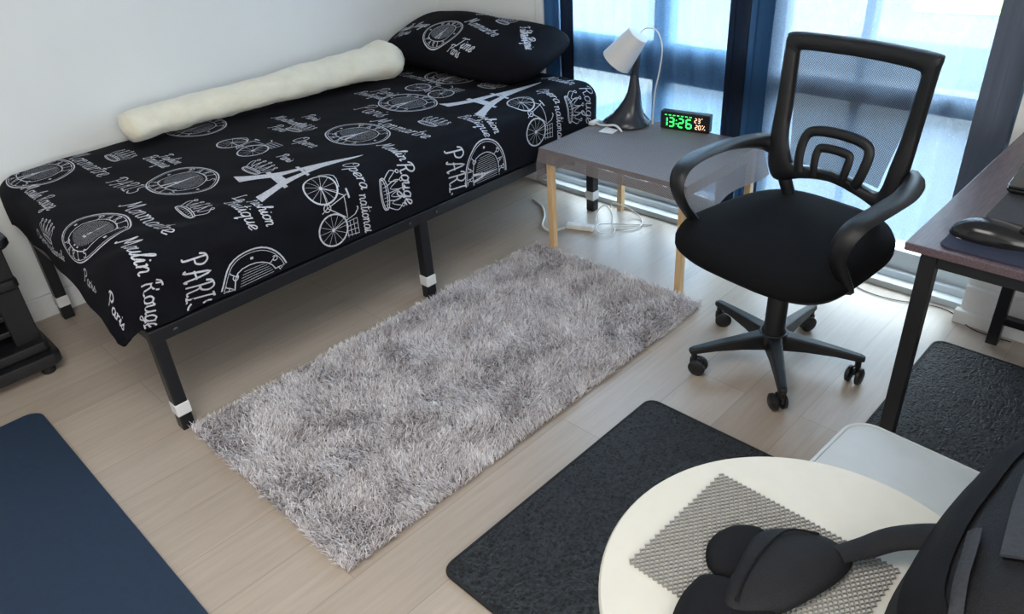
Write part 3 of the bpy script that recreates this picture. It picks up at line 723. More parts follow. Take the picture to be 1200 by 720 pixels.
b = MB(); b.grid(lambda s_, q: cloth_pt(us[round(s_ * (len(us) - 1))], vs2[round(q * (len(vs2) - 1))]), len(us) - 1, len(vs2) - 1,
                 uvfn=lambda s_, q: (us[round(s_ * (len(us) - 1))], vs2[round(q * (len(vs2) - 1))]))
o = b.build('tablecloth', M['net'], smooth=True, angle=60); tag(o, 'grey open net cloth draped over the small wooden side table', 'tablecloth')

# ------------------------------------------------------------------ desk lamp
LX, LY = 1.885, -.170
t = thing('desk_lamp', 'desk lamp with white cone shade and dark smoked base on the side table', 'lamp', (LX, LY, TZ + .001))
b = MB()
prof = [(.0, 0), (.080, 0), (.085, .006), (.082, .016), (.070, .028), (.056, .045), (.043, .068), (.032, .098), (.024, .13), (.018, .165), (.014, .20)]
b.lathe(prof, n=32, sy=1.12)
for i, p in enumerate(b.v):   # the neck sweeps over towards the shade
    z = p[2]; b.v[i] = (p[0] + .0 * z, p[1] - .035 * (min(z, .12) / .12) ** 1.2 + .0 * z, z)
b.build('base', M['lamp_dark'], t, smooth=True, angle=50)
MB().tube(spline([(0, -.035, .19), (0, -.042, .235), (-.004, -.048, .28), (-.01, -.045, .31)], 5), [.013] * 16, 12).build('neck', M['lamp_dark'], t, smooth=True)
a0 = Vector((-.01, -.058, .352)); a1 = Vector((-.040, .020, .247)); d = (a1 - a0); Lh = d.length; d.normalize()
RM = Matrix.Translation(a0) @ d.to_track_quat('Z', 'Y').to_matrix().to_4x4()
sh = MB().lathe([(.0, 0), (.036, 0), (.042, .004), (.062, Lh), (.060, Lh), (.040, .008), (0, .008)], n=36, M4=RM)
s_ = sh.build('lamp_shade', M['lamp_shade'], t, smooth=True, angle=40)
MB().lathe([(0, .01), (.014, .012), (.016, .03), (.024, .055), (.018, .08), (0, .088)], n=20, M4=RM).build('bulb', M['lamp_shade'], s_, smooth=True)
MB().tube(spline([(-.008, -.062, .355), (.004, -.085, .372), (.02, -.118, .36), (.03, -.135, .30), (.034, -.125, .22), (.036, -.108, .14), (.038, -.10, .06), (.04, -.098, .004)], 6), .0028, 8).build('flex', M['cable_white'], t, smooth=True)
MB().lathe([(0, 0), (.011, 0), (.011, .004), (0, .005)], n=16, M4=Matrix.Translation((-.045, .01, .033)) @ Matrix.Rotation(-.5, 4, 'Y')).build('button', M['lamp_shade'], t)
o = MB().tube(spline([(LX - .075, LY + .10, TZ + .010), (LX - .085, LY + .06, TZ + .008), (LX - .094, LY + .02, TZ + .016), (LX - .094, LY - .02, TZ + .022), (LX - .100, LY - .055, TZ + .006)], 6), .004, 8).build('charging_cable', M['cable_white'], smooth=True)
tag(o, 'short white charging cable lying across the foot of the desk lamp', 'cable')
MB().box(LX - .100, LX - .050, LY + .088, LY + .112, TZ + .002, TZ + .016, .004).build('plug', M['cable_white'], o)
o = MB().box(-.036, .036, -.030, .030, 0, .0012, M4=Matrix.Translation((1.785, -.166, TZ + .0015)) @ Matrix.Rotation(.18, 4, 'Z')).build('paper_card', M['paper'])
tag(o, 'small square white paper card lying flat on the grey side table cloth', 'card')

# ------------------------------------------------------------------ alarm clock 13:26
t = thing('alarm_clock', 'black box alarm clock with green digits 13:26 on the side table', 'clock', (1.935, -.405, TZ + .001), math.radians(11))
W, H, Dp = .098, .068, .034
MB().box(0, Dp, -W, W, 0, H, .004).build('case', M['clock_body'], t)
SEG = {'a': ((0, 1), (1, 1)), 'b': ((1, 1), (1, .5)), 'c': ((1, .5), (1, 0)), 'd': ((0, 0), (1, 0)), 'e': ((0, 0), (0, .5)), 'f': ((0, .5), (0, 1)), 'g': ((0, .5), (1, .5))}
DIG = {'0': 'abcdef', '1': 'bc', '2': 'abged', '3': 'abgcd', '6': 'afgedc', '7': 'abc', '8': 'abcdefg', 'C': 'afed'}
def seg_digit(b, ch, y, z, w_, h, th):
    # seen from -x, the viewer's right is -y
    for s_ in DIG[ch]:
        (x0, z0), (x1, z1) = SEG[s_]; g = th * .55
        ya, yb = y - x0 * w_, y - x1 * w_; za, zb = z + z0 * h, z + z1 * h
        if z0 == z1: b.box(-.0012, .001, yb + g, ya - g, za - th / 2, za + th / 2, 0)
        else: b.box(-.0012, .001, ya - th / 2, ya + th / 2, min(za, zb) + g * .6, max(za, zb) - g * .6, 0)
for ch, y in zip('1326', (.089, .062, .024, -.008)):
    b = MB(); seg_digit(b, ch, y, .012, .019, .033, .005); b.build('time_digit', M['led_green'], t)
b = MB()
for z in (.022, .035): b.box(-.0012, .001, .0305, .0345, z, z + .004)
b.build('colon', M['led_green'], t)
b = MB()
for i in range(7): b.box(-.0012, .001, .080 - i * .0165 - .009, .080 - i * .0165, .0535, .0565)
b.build('weekday_bars', M['led_green'], t)
for ch, y, z in (('2', -.040, .037), ('3', -.053, .037), ('2', -.044, .012), ('0', -.057, .012)):
    b = MB(); seg_digit(b, ch, y, z, .008, .016, .0026); b.build('small_digit', M['led_amber'], t)
b = MB()
for y, z in ((-.0665, .052), (-.070, .0265), (-.079, .012)): b.box(-.0012, .001, y - .0035, y, z, z + .0035)
b.box(-.0012, .001, -.0005, .0015, -.009, .009, M4=Matrix.Translation((0, -.0765, .0205)) @ Matrix.Rotation(.5, 4, 'X'))
b.build('percent_sign', M['led_amber'], t)

# ------------------------------------------------------------------ cables under the table
t = thing('extension_lead', 'white extension lead snaking over the floor from the bed to under the side table', 'cable', (1.65, .0, 0))
def cab(pts, r): return MB().tube(spline([(x - 1.65, y, z) for x, y, z in pts], 6), r, 8)
cab([(1.80, .28, .006), (1.77, .20, .006), (1.70, .12, .006), (1.62, .06, .006), (1.60, .0, .006), (1.655, -.035, .008)], .0045).build('cord', M['cable_white'], t, smooth=True)
MB().box(-.017, .017, -.06, .06, .002, .024, .006, M4=Matrix.Translation((.045, -.085, 0)) @ Matrix.Rotation(.35, 4, 'Z')).build('socket', M['cable_white'], t)
t = thing('coiled_cable', 'thin white cable loosely looped on the floor by the white taped bed foot', 'cable', (1.86, -.12, 0))
cab([(1.70, -.16, .02), (1.76, -.12, .06), (1.80, -.13, .085), (1.81, -.16, .05), (1.78, -.19, .006), (1.80, -.24, .006), (1.86, -.27, .006), (1.92, -.23, .006), (1.93, -.16, .03), (1.90, -.10, .05), (1.93, -.06, .008)], .0026).build('loop', M['cable_white'], t, smooth=True).location = (1.65 - 1.86, .12, 0)
cab([(1.78, -.20, .004), (1.74, -.22, .006), (1.70, -.18, .012), (1.74, -.14, .02), (1.80, -.17, .01), (1.85, -.23, .005), (1.90, -.30, .004)], .0026).build('loop', M['cable_white'], t, smooth=True).location = (1.65 - 1.86, .12, 0)
o = MB().tube(spline([(1.93, -1.10, .003), (1.90, -1.198, .003), (1.905, -1.285, .0035), (1.935, -1.36, .003), (1.94, -1.44, .003), (1.875, -1.53, .003), (1.87, -1.64, .003)], 6), .0016, 6).build('thin_cable', M['webbing'], smooth=True)
tag(o, 'thin loose cable on the floor between the office chair and the desk', 'cable')

# ------------------------------------------------------------------ curtains
def curtain(name, y0, y1, x, amp, waves, z0, z1, m, label, lean=0, seed=0, group=None):
    W_ = y1 - y0; nu = max(30, int(waves * 12))
    def fn(s_, q):
        z = z0 + (z1 - z0) * q
        ph = s_ * waves * 2 * PI + .8 * noise.noise(Vector((s_ * 3, z * .7, seed)))
        d = amp * (math.sin(ph) + .35 * math.sin(2.3 * ph + seed)) * (.75 + .5 * noise.noise(Vector((s_ * 5, z * .5, seed + 9))))
        return (x + d, y0 + W_ * s_ + lean * q + .006 * noise.noise(Vector((s_ * 4, z * 2, seed))), z)
    b = MB().grid(fn, nu, 24); o = b.build(name, m, smooth=True, angle=180)
    return tag(o, label, 'curtain', group)
curtain('sheer_curtain', -.575, .29, 2.028, .009, 9, .125, 2.14, M['sheer_blue'], 'translucent bright blue voile curtain hanging behind the side table and lamp', seed=1)
curtain('sheer_curtain', -1.44, -.60, 2.028, .008, 6, .165, 2.14, M['sheer_pale'], 'translucent pale blue voile curtain hanging behind the office chair', seed=2)
curtain('drape_curtain', .268, .356, 1.996, .007, 1.5, .12, 2.14, M['drape'], 'narrow dark navy curtain bunched behind the pillow at the wall end of the window', seed=3)
curtain('drape_curtain', .188, .262, 1.995, .006, 1.2, .12, 2.14, M['drape_dark'], 'thin near black curtain fold hanging just beside the navy one behind the pillow', seed=4)
curtain('drape_curtain', -.606, -.522, 1.996, .007, 1.4, .12, 2.14, M['drape_dark'], 'near black curtain bunched behind the alarm clock', seed=5)
curtain('drape_curtain', -.690, -.600, 2.000, .008, 1.3, .12, 2.14, M['drape'], 'deep blue curtain fold hanging behind the office chair back', seed=6)
curtain('drape_curtain', -1.452, -1.352, 1.990, .006, 1.3, .36, 2.14, M['drape_grey'], 'slate grey curtain hanging behind the far end of the desk', seed=7)
t = thing('curtain_rod', 'long white curtain rod above the window', 'curtain rod', (2.02, -.55, 2.17))
MB().tube([(0, -.90, 0), (0, .90, 0)], .012, 12).build('pole', M['trim'], t, smooth=True)
for y in (-.88, .88): MB().box(-.012, .012, y - .01, y + .01, -.01, .035).build('bracket', M['trim'], t)

# ------------------------------------------------------------------ office chair (local: +x is the way it faces)
t = thing('office_chair', 'black office chair with mesh back, loop arms and five castor legs beside the desk', 'chair', (1.335, -1.130, 0), math.radians(171))
CP, CF = M['chair_plastic'], M['chair_fabric']
def seat_out(k=1.0):
    pts = []
    for i in range(48):
        a = 2 * PI * i / 48; c, s_ = math.cos(a), math.sin(a); e = 2 / 3.4
        x = .242 * math.copysign(abs(c) ** e, c); y = .262 * math.copysign(abs(s_) ** e, s_) * (1 + .06 * (x / .225))
        pts.append((x * k, y * k))
    return pts
b = MB(); rings = [(.80, .372), (.95, .378), (1.0, .395), (1.0, .412), (.965, .430), (.85, .441), (.6, .444), (.3, .441), (.02, .438)]
vv = []; n = 48
for k, z in rings:
    for x, y in seat_out(k):
        vv.append((x - .008, y - .012, z + .006 - .022 * max(0, x / .225) ** 3 - .006 * (abs(y) / .24) ** 4 + .012 * max(0, -x / .225) ** 3))
b.raw(vv, [(i * n + k, i * n + (k + 1) % n, (i + 1) * n + (k + 1) % n, (i + 1) * n + k) for i in range(len(rings) - 1) for k in range(n)] + [tuple(reversed(range(n))), tuple((len(rings) - 1) * n + k for k in range(n))])
b.build('seat', CF, t, smooth=True, angle=60)
b = MB(); b.slab([(x * .86, y * .86) for x, y in seat_out()], .352, .374, bev=.006); b.build('seat_shell', CP, t, smooth=True, angle=30)
MB().box(-.08, .10, -.075, .075, .318, .353, .008).build('tilt_mechanism', CP, t)
MB().tube([(.02, -.07, .335), (.02, -.20, .333), (.025, -.235, .325)], [.005, .005, .008], 8).build('lever', CP, t, smooth=True)
# gas column
b = MB(); b.lathe([(.0, .07), (.034, .07), (.036, .11), (.030, .13), (.030, .235), (.026, .24), (.026, .30), (.018, .302), (.018, .33), (0, .33)], n=28); b.build('gas_column', CP, t, smooth=True, angle=40)
# five legs with castors
b = MB(); b.lathe([(0, .055), (.035, .055), (.044, .065), (.046, .10), (.040, .112), (0, .114)], n=28); b.build('hub', CP, t, smooth=True, angle=40)
yaw = math.radians(171)
for k in range(5):
    an = math.radians(70 + 72 * k) - yaw; c, s_ = math.cos(an), math.sin(an)
    sect = []
    for d, w_, zb, zt in ((.03, .026, .060, .110), (.10, .021, .068, .104), (.18, .017, .072, .096), (.245, .014, .070, .088), (.258, .010, .070, .084)):
        for dy, z in ((-w_, zb), (w_, zb), (w_ * .75, zt), (-w_ * .75, zt)): sect.append((d * c - dy * s_, d * s_ + dy * c, z))
    b = MB(); b.raw(sect, [tuple(reversed((0, 1, 2, 3)))] + [(i * 4 + q, i * 4 + (q + 1) % 4, i * 4 + 4 + (q + 1) % 4, i * 4 + 4 + q) for i in range(4) for q in range(4)] + [(16, 17, 18, 19)])
    lg = b.build('leg', CP, t)
    mod = lg.modifiers.new('bevel', 'BEVEL'); mod.width = .004; mod.segments = 2
    cx, cy = .242 * c, .242 * s_; sw = an + (.9, -.7, .4, 1.3, -.5)[k]; MMc = Matrix.Translation((cx, cy, 0)) @ Matrix.Rotation(sw, 4, 'Z')
    b = MB(); b.tube([MMc @ Vector((0, 0, .045)), MMc @ Vector((0, 0, .072))], .009, 10)
    b.box(-.026, .012, -.006, .006, .030, .052, .004, M4=MMc)
    cs = b.build('castor', CP, t)
    for sg in (1, -1):
        b = MB(); b.lathe([(0, 0), (.018, 0), (.0255, .004), (.0255, .012), (.018, .017), (0, .018)], n=24, M4=MMc @ Matrix.Translation((-.014, sg * .006, .0257)) @ Matrix.Rotation(-sg * PI / 2, 4, 'X'))
        b.build('wheel', CP, cs, smooth=True, angle=40)
# backrest: bowed frame (y across, z up), leaning a little
def back_x(y, z): return -.168 - (z - .50) * .085 - .018 * (1 - (y / .22) ** 2) + .035 * math.exp(-((z - .58) / .09) ** 2) * (1 - (y / .22) ** 2) * .6
def BPt(y, z, d=0): return Vector((back_x(y, z) + d, y, z))
ZB, ZT = .500, .905
outer = [(-.200, .520), (-.212, .60), (-.212, .72), (-.214, .86), (-.213, .893), (-.198, .906), (-.1, .909), (0, .910), (.1, .909), (.203, .906), (.216, .894), (.213, .86), (.208, .72), (.204, .60), (.196, .520), (.172, .488), (.09, .515), (0, .533), (-.09, .518), (-.165, .492)]
inner = [(-.140, .570), (-.162, .63), (-.168, .72), (-.175, .84), (-.174, .856), (-.160, .864), (-.08, .866), (0, .867), (.08, .866), (.160, .863), (.174, .853), (.175, .84), (.168, .72), (.158, .62), (.150, .560), (.130, .540), (.07, .554), (0, .563), (-.07, .556), (-.120, .550)]
def ring_mesh(o_, i_, th):
    O = spline([(p[0], p[1], 0) for p in o_], 4, True); I = spline([(p[0], p[1], 0) for p in i_], 4, True); n = len(O); vs_ = []
    for k in range(n):
        a, c = O[k], I[k]; m1 = a.lerp(c, .2); m2 = a.lerp(c, .8)
        for p, d in ((a, -th * .5), (a, th * .3), (m1, th * .8), (m2, th * .8), (c, th * .4), (c, -th * .5)): vs_.append(BPt(p.x, p.y, d))
    fs = [(k * 6 + q, k * 6 + (q + 1) % 6, ((k + 1) % n) * 6 + (q + 1) % 6, ((k + 1) % n) * 6 + q) for k in range(n) for q in range(6)]
    return MB().raw(vs_, fs)
bk = ring_mesh(outer, inner, .018).build('back_frame', CP, t, smooth=True, angle=50)
# net panel filling the frame
I = spline([(p[0], p[1], 0) for p in inner], 4, True)
def net_pt(s_, q):
    z = .545 + (.880 - .545) * q; hw = .135 + .05 * min(1, (z - .54) / .30); y = -hw + 2 * hw * s_
    lo = .556 - .012 * (abs(y) / .14) ** 2 + .008 if True else 0
    z = max(z, lo); return (y, z)
b = MB(); b.grid(lambda s_, q: BPt(*net_pt(s_, q), -.002), 24, 30, uvfn=lambda s_, q: net_pt(s_, q)); b.build('back_net', M['chair_net'], bk, smooth=True, angle=180)
# lumbar arches behind the net
def arch(w0, h, r):
    pts = [(-w0 * 1.05, .540), (-w0 * 1.12, .575), (-w0 * 1.08, .60 + h * .55), (-w0 * .8, .60 + h * .9), (0, .60 + h), (w0 * .8, .60 + h * .9), (w0 * 1.08, .60 + h * .55), (w0 * 1.0, .575), (w0 * .85, .545)]
    P = [BPt(p.x, p.y, .012) for p in spline([(a, c, 0) for a, c in pts], 5)]
    return MB().tube(P, r, 10, flat=.6)
arch(.090, .068, .0145).build('lumbar_arch', CP, bk, smooth=True)
arch(.045, .026, .012).build('lumbar_arch', CP, bk, smooth=True)
# uprights from the mechanism to the frame
for sg in (1, -1):
    MB().tube(spline([(-.06, sg * .05, .345), (-.13, sg * .09, .362), (-.185, sg * .125, .42), (-.178, sg * .150, .50), (back_x(.17, .56), sg * .180, .56)], 6), [.019] * 25, 10, flat=.7).build('upright', CP, t, smooth=True)
# loop armrests
for sg in (1, -1):
    P = spline([(-.195, sg * .208, .585), (-.150, sg * .238, .600), (-.05, sg * .268, .606), (.06, sg * .274, .604), (.140, sg * .266, .590), (.172, sg * .256, .552), (.160, sg * .246, .500), (.118, sg * .240, .440), (.075, sg * .232, .385), (.045, sg * .205, .362)], 7)
    n = len(P); vs_ = []; m = 10
    for i, p in enumerate(P):
        tg = (P[min(i + 1, n - 1)] - P[max(i - 1, 0)]).normalized(); sd = Vector((0, 1, 0)); sd = (sd - tg * tg.dot(sd)).normalized(); up = sd.cross(tg)
        s_ = i / (n - 1); w_ = .024 + .007 * math.sin(min(1, s_ * 1.6) * PI); h_ = .011 + .022 * max(0, 1 - s_ * 4) + .004 * max(0, s_ - .7) * 3
        for k in range(m):
            q = 2 * PI * k / m; vs_.append(p + sd * math.cos(q) * w_ + up * math.sin(q) * h_)
    fs = [(i * m + k, i * m + (k + 1) % m, (i + 1) * m + (k + 1) % m, (i + 1) * m + k) for i in range(n - 1) for k in range(m)] + [tuple(reversed(range(m))), tuple((n - 1) * m + k for k in range(m))]
    MB().raw(vs_, fs).build('armrest', CP, t, smooth=True, angle=60)

# ------------------------------------------------------------------ desk
t = thing('desk', 'dark walnut desk with black square steel legs in front of the curtains', 'desk', (1.03, -2.3, 0))
def dpart(name, b, m, **kw):
    b.v = [(p[0] - 1.03, p[1] + 2.3, p[2]) for p in b.v]; return b.build(name, m, t, **kw)
DZ = .645
dpart('desktop', MB().box(1.030, 1.86, -2.72, -1.515, DZ - .018, DZ, .002), M['desk_wood'])
for x, y in ((1.055, -1.563), (1.82, -1.600), (1.055, -2.67), (1.82, -2.67)):
    dpart('leg', MB().box(x - .016, x + .016, y - .016, y + .016, .012, DZ - .018, .002), M['black_steel'])
for x in (1.055, 1.82):
    dpart('frame_rail', MB().box(x - .014, x + .014, -2.655, -1.58, DZ - .046, DZ - .018, .002), M['black_steel'])
dpart('frame_rail', MB().box(1.07, 1.81, -1.577, -1.549, DZ - .046, DZ - .018, .002), M['black_steel'])
dpart('back_rail', MB().box(1.808, 1.832, -2.655, -1.615, .085, .110, .002), M['black_steel'])
# on the desk
o = MB().slab(rrect(1.047, 1.215, -1.93, -1.572, .02), DZ + .0005, DZ + .004, bev=.001).build('mouse_pad', M['mousepad']); tag(o, 'navy blue cloth mouse pad lying at the corner of the dark desk', 'mouse pad')
lg_ = MB(); lg_.box(1.100, 1.130, -1.592, -1.589, DZ + .004, DZ + .0046); lg_.box(1.100, 1.104, -1.600, -1.590, DZ + .004, DZ + .0046); lg_.build('logo', M['tape'], o)
t2 = thing('computer_mouse', 'glossy black computer mouse on the navy mouse pad', 'mouse', (1.135, -1.655, DZ + .004), math.radians(-84))
def mouse_pt(s_, q):
    a = (s_ - .5) * 2; th = PI * q; x = .088 * math.sin(a * PI / 2); q_ = math.sin(a * PI / 2); w_ = .037 * max(0, 1 - q_ * q_) ** .5 * (1 - .10 * q_); h = .040 * max(0, 1 - q_ * q_) ** .55 * (1 - .25 * q_)
    return (x, -math.cos(th) * w_, max(0, math.sin(th)) ** .8 * h)
MB().grid(mouse_pt, 26, 16).build('shell', M['gloss_black'], t2, smooth=True, angle=180)
MB().tube([(.045, -.006, .0355), (.045, .006, .0355)], .010, 16).build('scroll_wheel', M['mat_edge'], t2, smooth=True, angle=60)
MB().slab([(.083 * math.cos(i * PI / 12), .034 * math.sin(i * PI / 12)) for i in range(24)], -.0005, .004).build('underside', M['mat_edge'], t2)
o = MB().slab(rrect(1.24, 1.60, -2.25, -1.602, .012), DZ + .0005, DZ + .003).build('keyboard_mat', M['dark_mesh']); tag(o, 'charcoal speckled flat cloth mat on the desk behind the mouse', 'mat')
t2 = thing('laptop', 'closed black laptop with thin rounded edge at the back of the desk', 'laptop', (1.43, -1.77, DZ + .003), math.radians(3))
MB().slab(rrect(-.03, .24, -.20, .175, .014), 0.004, .013, bev=.003).build('base', M['gloss_black'], t2)
MB().slab(rrect(-.03, .24, -.20, .175, .014), .0136, .020, bev=.003).build('lid', M['gloss_black'], t2)
for x, y in ((0, .15), (0, -.17), (.21, .15), (.21, -.17)): MB().lathe([(0, 0), (.008, 0), (.008, .005), (0, .005)], (x, y, 0), 12).build('rubber_foot', M['mat_edge'], t2)

# ------------------------------------------------------------------ stool and round table
SZ = .40
t = thing('white_stool', 'white moulded stool with a rounded square seat between the round table and the desk', 'stool', (.580, -1.722, 0), math.radians(-3))
b = MB(); b.slab(rrect(-.155, .155, -.155, .155, .05, 8), SZ - .028, SZ, bev=.006); b.build('seat', M['stool'], t, smooth=True, angle=35)
b = MB(); pts = [(p[0], p[1], SZ - .001) for p in rrect(-.148, .148, -.148, .148, .046, 8)]; b.tube(pts, .004, 6, closed=True); b.build('seat_rim', M['stool'], t, smooth=True)
for sx in (1, -1):
    for sy in (1, -1): MB().tube([(sx * .118, sy * .118, SZ - .028), (sx * .150, sy * .150, .0)], [.017, .013], 12).build('leg', M['stool'], t, smooth=True, angle=60)
RZ, RX, RY, RR = .52, .190, -1.7256, .273
t = thing('round_table', 'small round white table holding the lattice placemat and black strap', 'table', (RX, RY, 0))
b = MB(); b.lathe([(0, RZ - .018), (RR - .006, RZ - .018), (RR, RZ - .013), (RR, RZ - .004), (RR - .003, RZ), (0, RZ)], n=96); b.build('table_top', M['table_white'], t, smooth=True, angle=35)
b = MB(); b.lathe([(0, .012), (.026, .012), (.026, RZ - .04), (.07, RZ - .018), (0, RZ - .018)], n=24); b.build('pedestal', M['table_white'], t, smooth=True, angle=35)
b = MB(); b.lathe([(0, .0), (.17, .0), (.17, .006), (.15, .012), (0, .014)], n=48); b.build('base', M['table_white'], t, smooth=True, angle=35)

# ------------------------------------------------------------------ lattice placemat: zigzag strands that touch their neighbours
def lattice():
    b = MB(); p = .0060; nx, ny = 40, 70; z = .0022; x0 = -.122; y0 = -.140; w_ = .0011
    for i in range(nx):
        pts = []
        for j in range(ny + 1):
            s_ = 1 if (i + j) % 2 == 0 else -1
            pts.append((x0 + (i + .5) * p + s_ * p * .34, y0 + j * .004, z + .0004 * s_))
        n = len(pts); vs_ = []
        for (x, y, zz) in pts:
            vs_ += [(x - w_, y, zz - .0016), (x + w_, y, zz - .0016), (x + w_ * .8, y, zz + .0015), (x - w_ * .8, y, zz + .0015)]
        fs = [(k * 4 + q, k * 4 + (q + 1) % 4, k * 4 + 4 + (q + 1) % 4, k * 4 + 4 + q) for k in range(n - 1) for q in range(4)] + [(3, 2, 1, 0), tuple((n - 1) * 4 + q for q in range(4))]
        b.raw(vs_, fs)
        if i < nx - 1:   # little bridges between strands
            for j in range(0, ny + 1):
                if (i + j) % 2 == 0:
                    x, y, zz = pts[j]; b.box(x, x + p * .34, y - .0014, y + .0014, zz - .0012, zz + .001)
    return b
o = lattice().build('placemat', M['placemat']); o.location = (.1985, -1.660, RZ); o.rotation_euler = (0, 0, math.radians(-1.5))
tag(o, 'grey open lattice foam placemat lying on the round white table', 'placemat')

# ------------------------------------------------------------------ rucksack with its padded hip belt
def inflate(outline, c, z0, H, rings=9, p=2.4, fn=None, k=5, under=0):
    """Cushion over a closed outline: edge at z0, crown height H."""
    O = spline([(a, d, 0) for a, d in outline], k, True); n = len(O); b = MB(); vs_ = []
    for i in range(rings):
        s_ = 1 - i / rings; hz = H * (1 - s_ ** p) ** .5
        for q in O:
            x = c[0] + (q.x - c[0]) * s_; y = c[1] + (q.y - c[1]) * s_; vs_.append((x, y, z0 + hz + (fn(x, y, s_) if fn else 0)))
    vs_.append((c[0], c[1], z0 + H + (fn(c[0], c[1], 0) if fn else 0)))
    lo = len(vs_)
    for q in O: vs_.append((c[0] + (q.x - c[0]) * .93, c[1] + (q.y - c[1]) * .93, z0 - under))
    fs = [(i * n + j, i * n + (j + 1) % n, (i + 1) * n + (j + 1) % n, (i + 1) * n + j) for i in range(rings - 1) for j in range(n)]
    fs += [((rings - 1) * n + j, (rings - 1) * n + (j + 1) % n, rings * n) for j in range(n)]
    fs += [(lo + j, lo + (j + 1) % n, (j + 1) % n, j) for j in range(n)] + [tuple(reversed([lo + j for j in range(n)]))]
    return b.raw(vs_, fs)
t = thing('rucksack', 'black nylon rucksack with grey webbing and a padded hip belt resting on the round table', 'rucksack', (0, 0, 0))
BO = [(.155, -1.835), (.225, -1.815), (.315, -1.812), (.40, -1.815), (.50, -1.825), (.62, -1.850), (.76, -1.93), (.83, -2.12), (.70, -2.40), (.40, -2.50), (.12, -2.38), (.06, -2.10), (.10, -1.92)]
BC = (.42, -2.14)
def folds(x, y, s_):
    f = .012 * noise.noise(Vector((x * 9, y * 9, 2))) + .007 * math.sin((x * .6 - y) * 46 + 3 * noise.noise(Vector((x * 5, y * 5, 4))))
    return f * (1 - s_ ** 3)
BZ, BH = .535, .175
inflate(BO, BC, BZ, BH, 16, 2.6, folds, 6, .012).build('body', M['pack'], t, smooth=True, angle=180)
def top(x, y):
    # height of the body's upper side above (x, y)
    O = spline([(a, d, 0) for a, d in BO], 6, True); d = Vector((x - BC[0], y - BC[1])); L = d.length; best = 1
    an = math.atan2(d.y, d.x); m = 9
    for q in O:
        e = Vector((q.x - BC[0], q.y - BC[1])); da = abs((math.atan2(e.y, e.x) - an + PI) % (2 * PI) - PI)
        if da < m: m = da; best = L / e.length
    s_ = min(best, .999); return BZ + BH * (1 - s_ ** 2.6) ** .5 + folds(x, y, s_)
def strip(pts, w_, th, m, name, parent, lift=.003):
    P = spline([(a, d, 0) for a, d in pts], 8); n = len(P); vs_ = []
    for i, p in enumerate(P):
        tg = (P[min(i + 1, n - 1)] - P[max(i - 1, 0)]).normalized(); sd = Vector((-tg.y, tg.x, 0))
        L_ = p + sd * w_ / 2; R_ = p - sd * w_ / 2; zl, zr = top(L_.x, L_.y) + lift, top(R_.x, R_.y) + lift
        vs_ += [(L_.x, L_.y, zl - th), (L_.x, L_.y, zl + th * .6), (p.x, p.y, max(top(p.x, p.y) + lift, (zl + zr) / 2) + th), (R_.x, R_.y, zr + th * .6), (R_.x, R_.y, zr - th)]
    fs = [(i * 5 + q, i * 5 + (q + 1) % 5, i * 5 + 5 + (q + 1) % 5, i * 5 + 5 + q) for i in range(n - 1) for q in range(5)] + [(4, 3, 2, 1, 0), tuple((n - 1) * 5 + q for q in range(5))]
    return MB().raw(vs_, fs).build(name, m, parent, smooth=True, angle=50)
strip([(.145, -1.885), (.20, -1.850), (.30, -1.838), (.42, -1.842), (.54, -1.856), (.68, -1.92)], .040, .007, M['pad'], 'shoulder_strap', t)
strip([(.300, -1.868), (.260, -1.874), (.215, -1.880), (.165, -1.893)], .013, .002, M['webbing'], 'webbing', t, .010)
strip([(.50, -1.895), (.43, -1.897), (.35, -1.904), (.26, -1.915)], .026, .002, M['webbing'], 'webbing', t, .008)
strip([(.55, -1.92), (.36, -1.930), (.26, -1.94), (.20, -1.96), (.12, -1.99)], .006, .003, M['pad'], 'piping', t, .003)
strip([(.42, -1.99), (.30, -2.0), (.20, -2.03), (.12, -2.06)], .006, .003, M['pad'], 'piping', t, .003)
# hip belt on the placemat
WB = [(.150, -1.640), (.190, -1.632), (.230, -1.630), (.264, -1.652), (.285, -1.690), (.292, -1.725), (.275, -1.752), (.235, -1.752), (.185, -1.738), (.135, -1.718), (.098, -1.690), (.085, -1.662), (.112, -1.646)]
belt = inflate(WB, (.195, -1.680), RZ + .012, .026, 9, 2.2, lambda x, y, s_: .003 * noise.noise(Vector((x * 30, y * 30, 1))) * (1 - s_), 5, .008).build('hip_belt', M['pack'], t, smooth=True, angle=180)
LO = [(.152, -1.598), (.180, -1.585), (.212, -1.587), (.240, -1.603), (.252, -1.632), (.230, -1.662), (.18, -1.665), (.145, -1.645), (.138, -1.617)]
inflate(LO, (.190, -1.625), RZ + .008, .010, 6, 3.5, None, 5, .004).build('pad_lobe', M['pad'], belt, smooth=True, angle=180)
LO2 = [(.128, -1.612), (.105, -1.606), (.070, -1.608), (.035, -1.620), (.010, -1.650), (.010, -1.69), (.04, -1.72), (.09, -1.735), (.135, -1.72), (.150, -1.68), (.145, -1.64)]
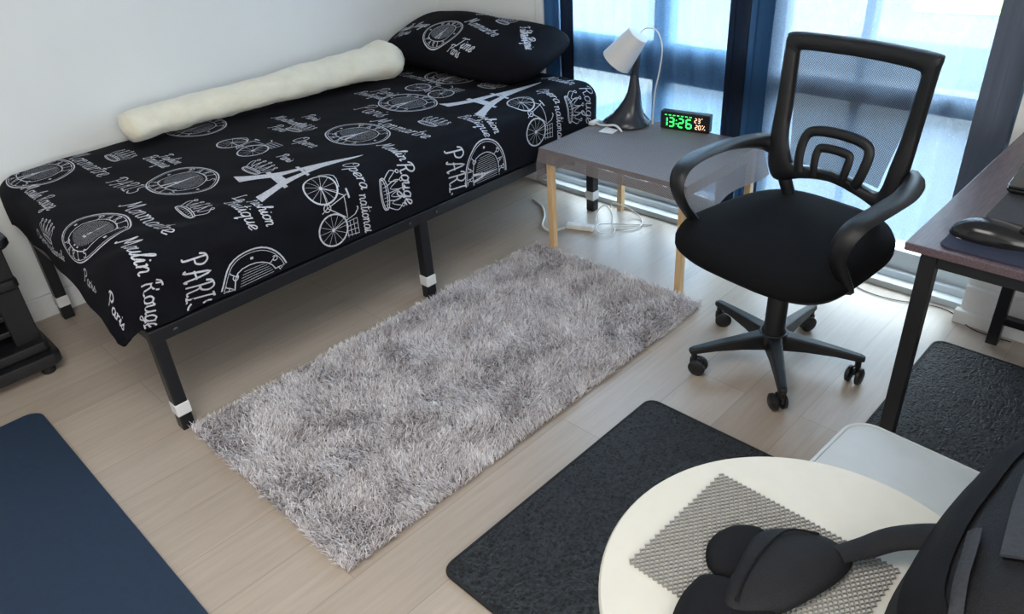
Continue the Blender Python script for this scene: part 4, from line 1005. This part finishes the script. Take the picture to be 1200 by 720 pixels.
inflate(LO2, (.085, -1.665), RZ + .010, .012, 6, 3.5, None, 5, .006).build('pad_lobe', M['pad'], belt, smooth=True, angle=180)
MB().tube(spline([(.10, -1.672, RZ + .034), (.15, -1.662, RZ + .0375), (.20, -1.660, RZ + .039), (.25, -1.668, RZ + .035), (.278, -1.70, RZ + .027)], 6), .0018, 6).build('piping', M['pad'], belt, smooth=True)
MB().tube(spline([(.262, -1.735, RZ + .025), (.295, -1.758, RZ + .028), (.325, -1.785, RZ + .040), (.350, -1.83, RZ + .055), (.36, -1.88, RZ + .07)], 6), [.015 + .012 * i / 24 for i in range(25)], 12, flat=.35, up=(0, 0, 1)).build('belt_strap', M['pack'], t, smooth=True, angle=60)

# ------------------------------------------------------------------ black stand at the head of the exercise mat
t = thing('equipment_stand', 'black plastic stand with broad post and footed base beside the near end of the bed', 'stand', (-.30, .80, 0))
K = M['chair_plastic']
b = MB(); b.slab([(x + .0, y) for x, y in rrect(-.26, .175, -.20, .19, .03)], .030, .072, bev=.006); b.build('base', K, t, smooth=True, angle=30)
b = MB(); b.slab(rrect(-.24, .160, -.17, .16, .02), .072, .110, bev=.008); b.build('raised_tray', K, t, smooth=True, angle=30)
for x, y in ((.125, -.165), (.125, .155), (-.225, -.165), (-.225, .155)):
    MB().lathe([(0, 0), (.020, 0), (.022, .006), (.020, .030), (0, .031)], (x, y, 0), 20).build('foot', M['mat_edge'], t, smooth=True, angle=40)
for y in (-.115, .10):
    MB().box(.075, .150, y - .018, y + .018, .105, .445, .004).build('post', K, t)
    MB().box(-.20, -.15, y - .018, y + .018, .105, .445, .004).build('post', K, t)
for z in (.20, .145): MB().box(-.205, .10, -.12, .105, z, z + .018, .003).build('cross_shelf', K, t)
b = MB(); b.slab(rrect(-.23, .155, -.15, .14, .02), .30, .335, bev=.008); b.build('middle_shelf', K, t, smooth=True, angle=30)
b = MB(); b.slab(rrect(-.25, .175, -.17, .155, .03), .440, .475, bev=.010); b.build('top_shelf', K, t, smooth=True, angle=30)
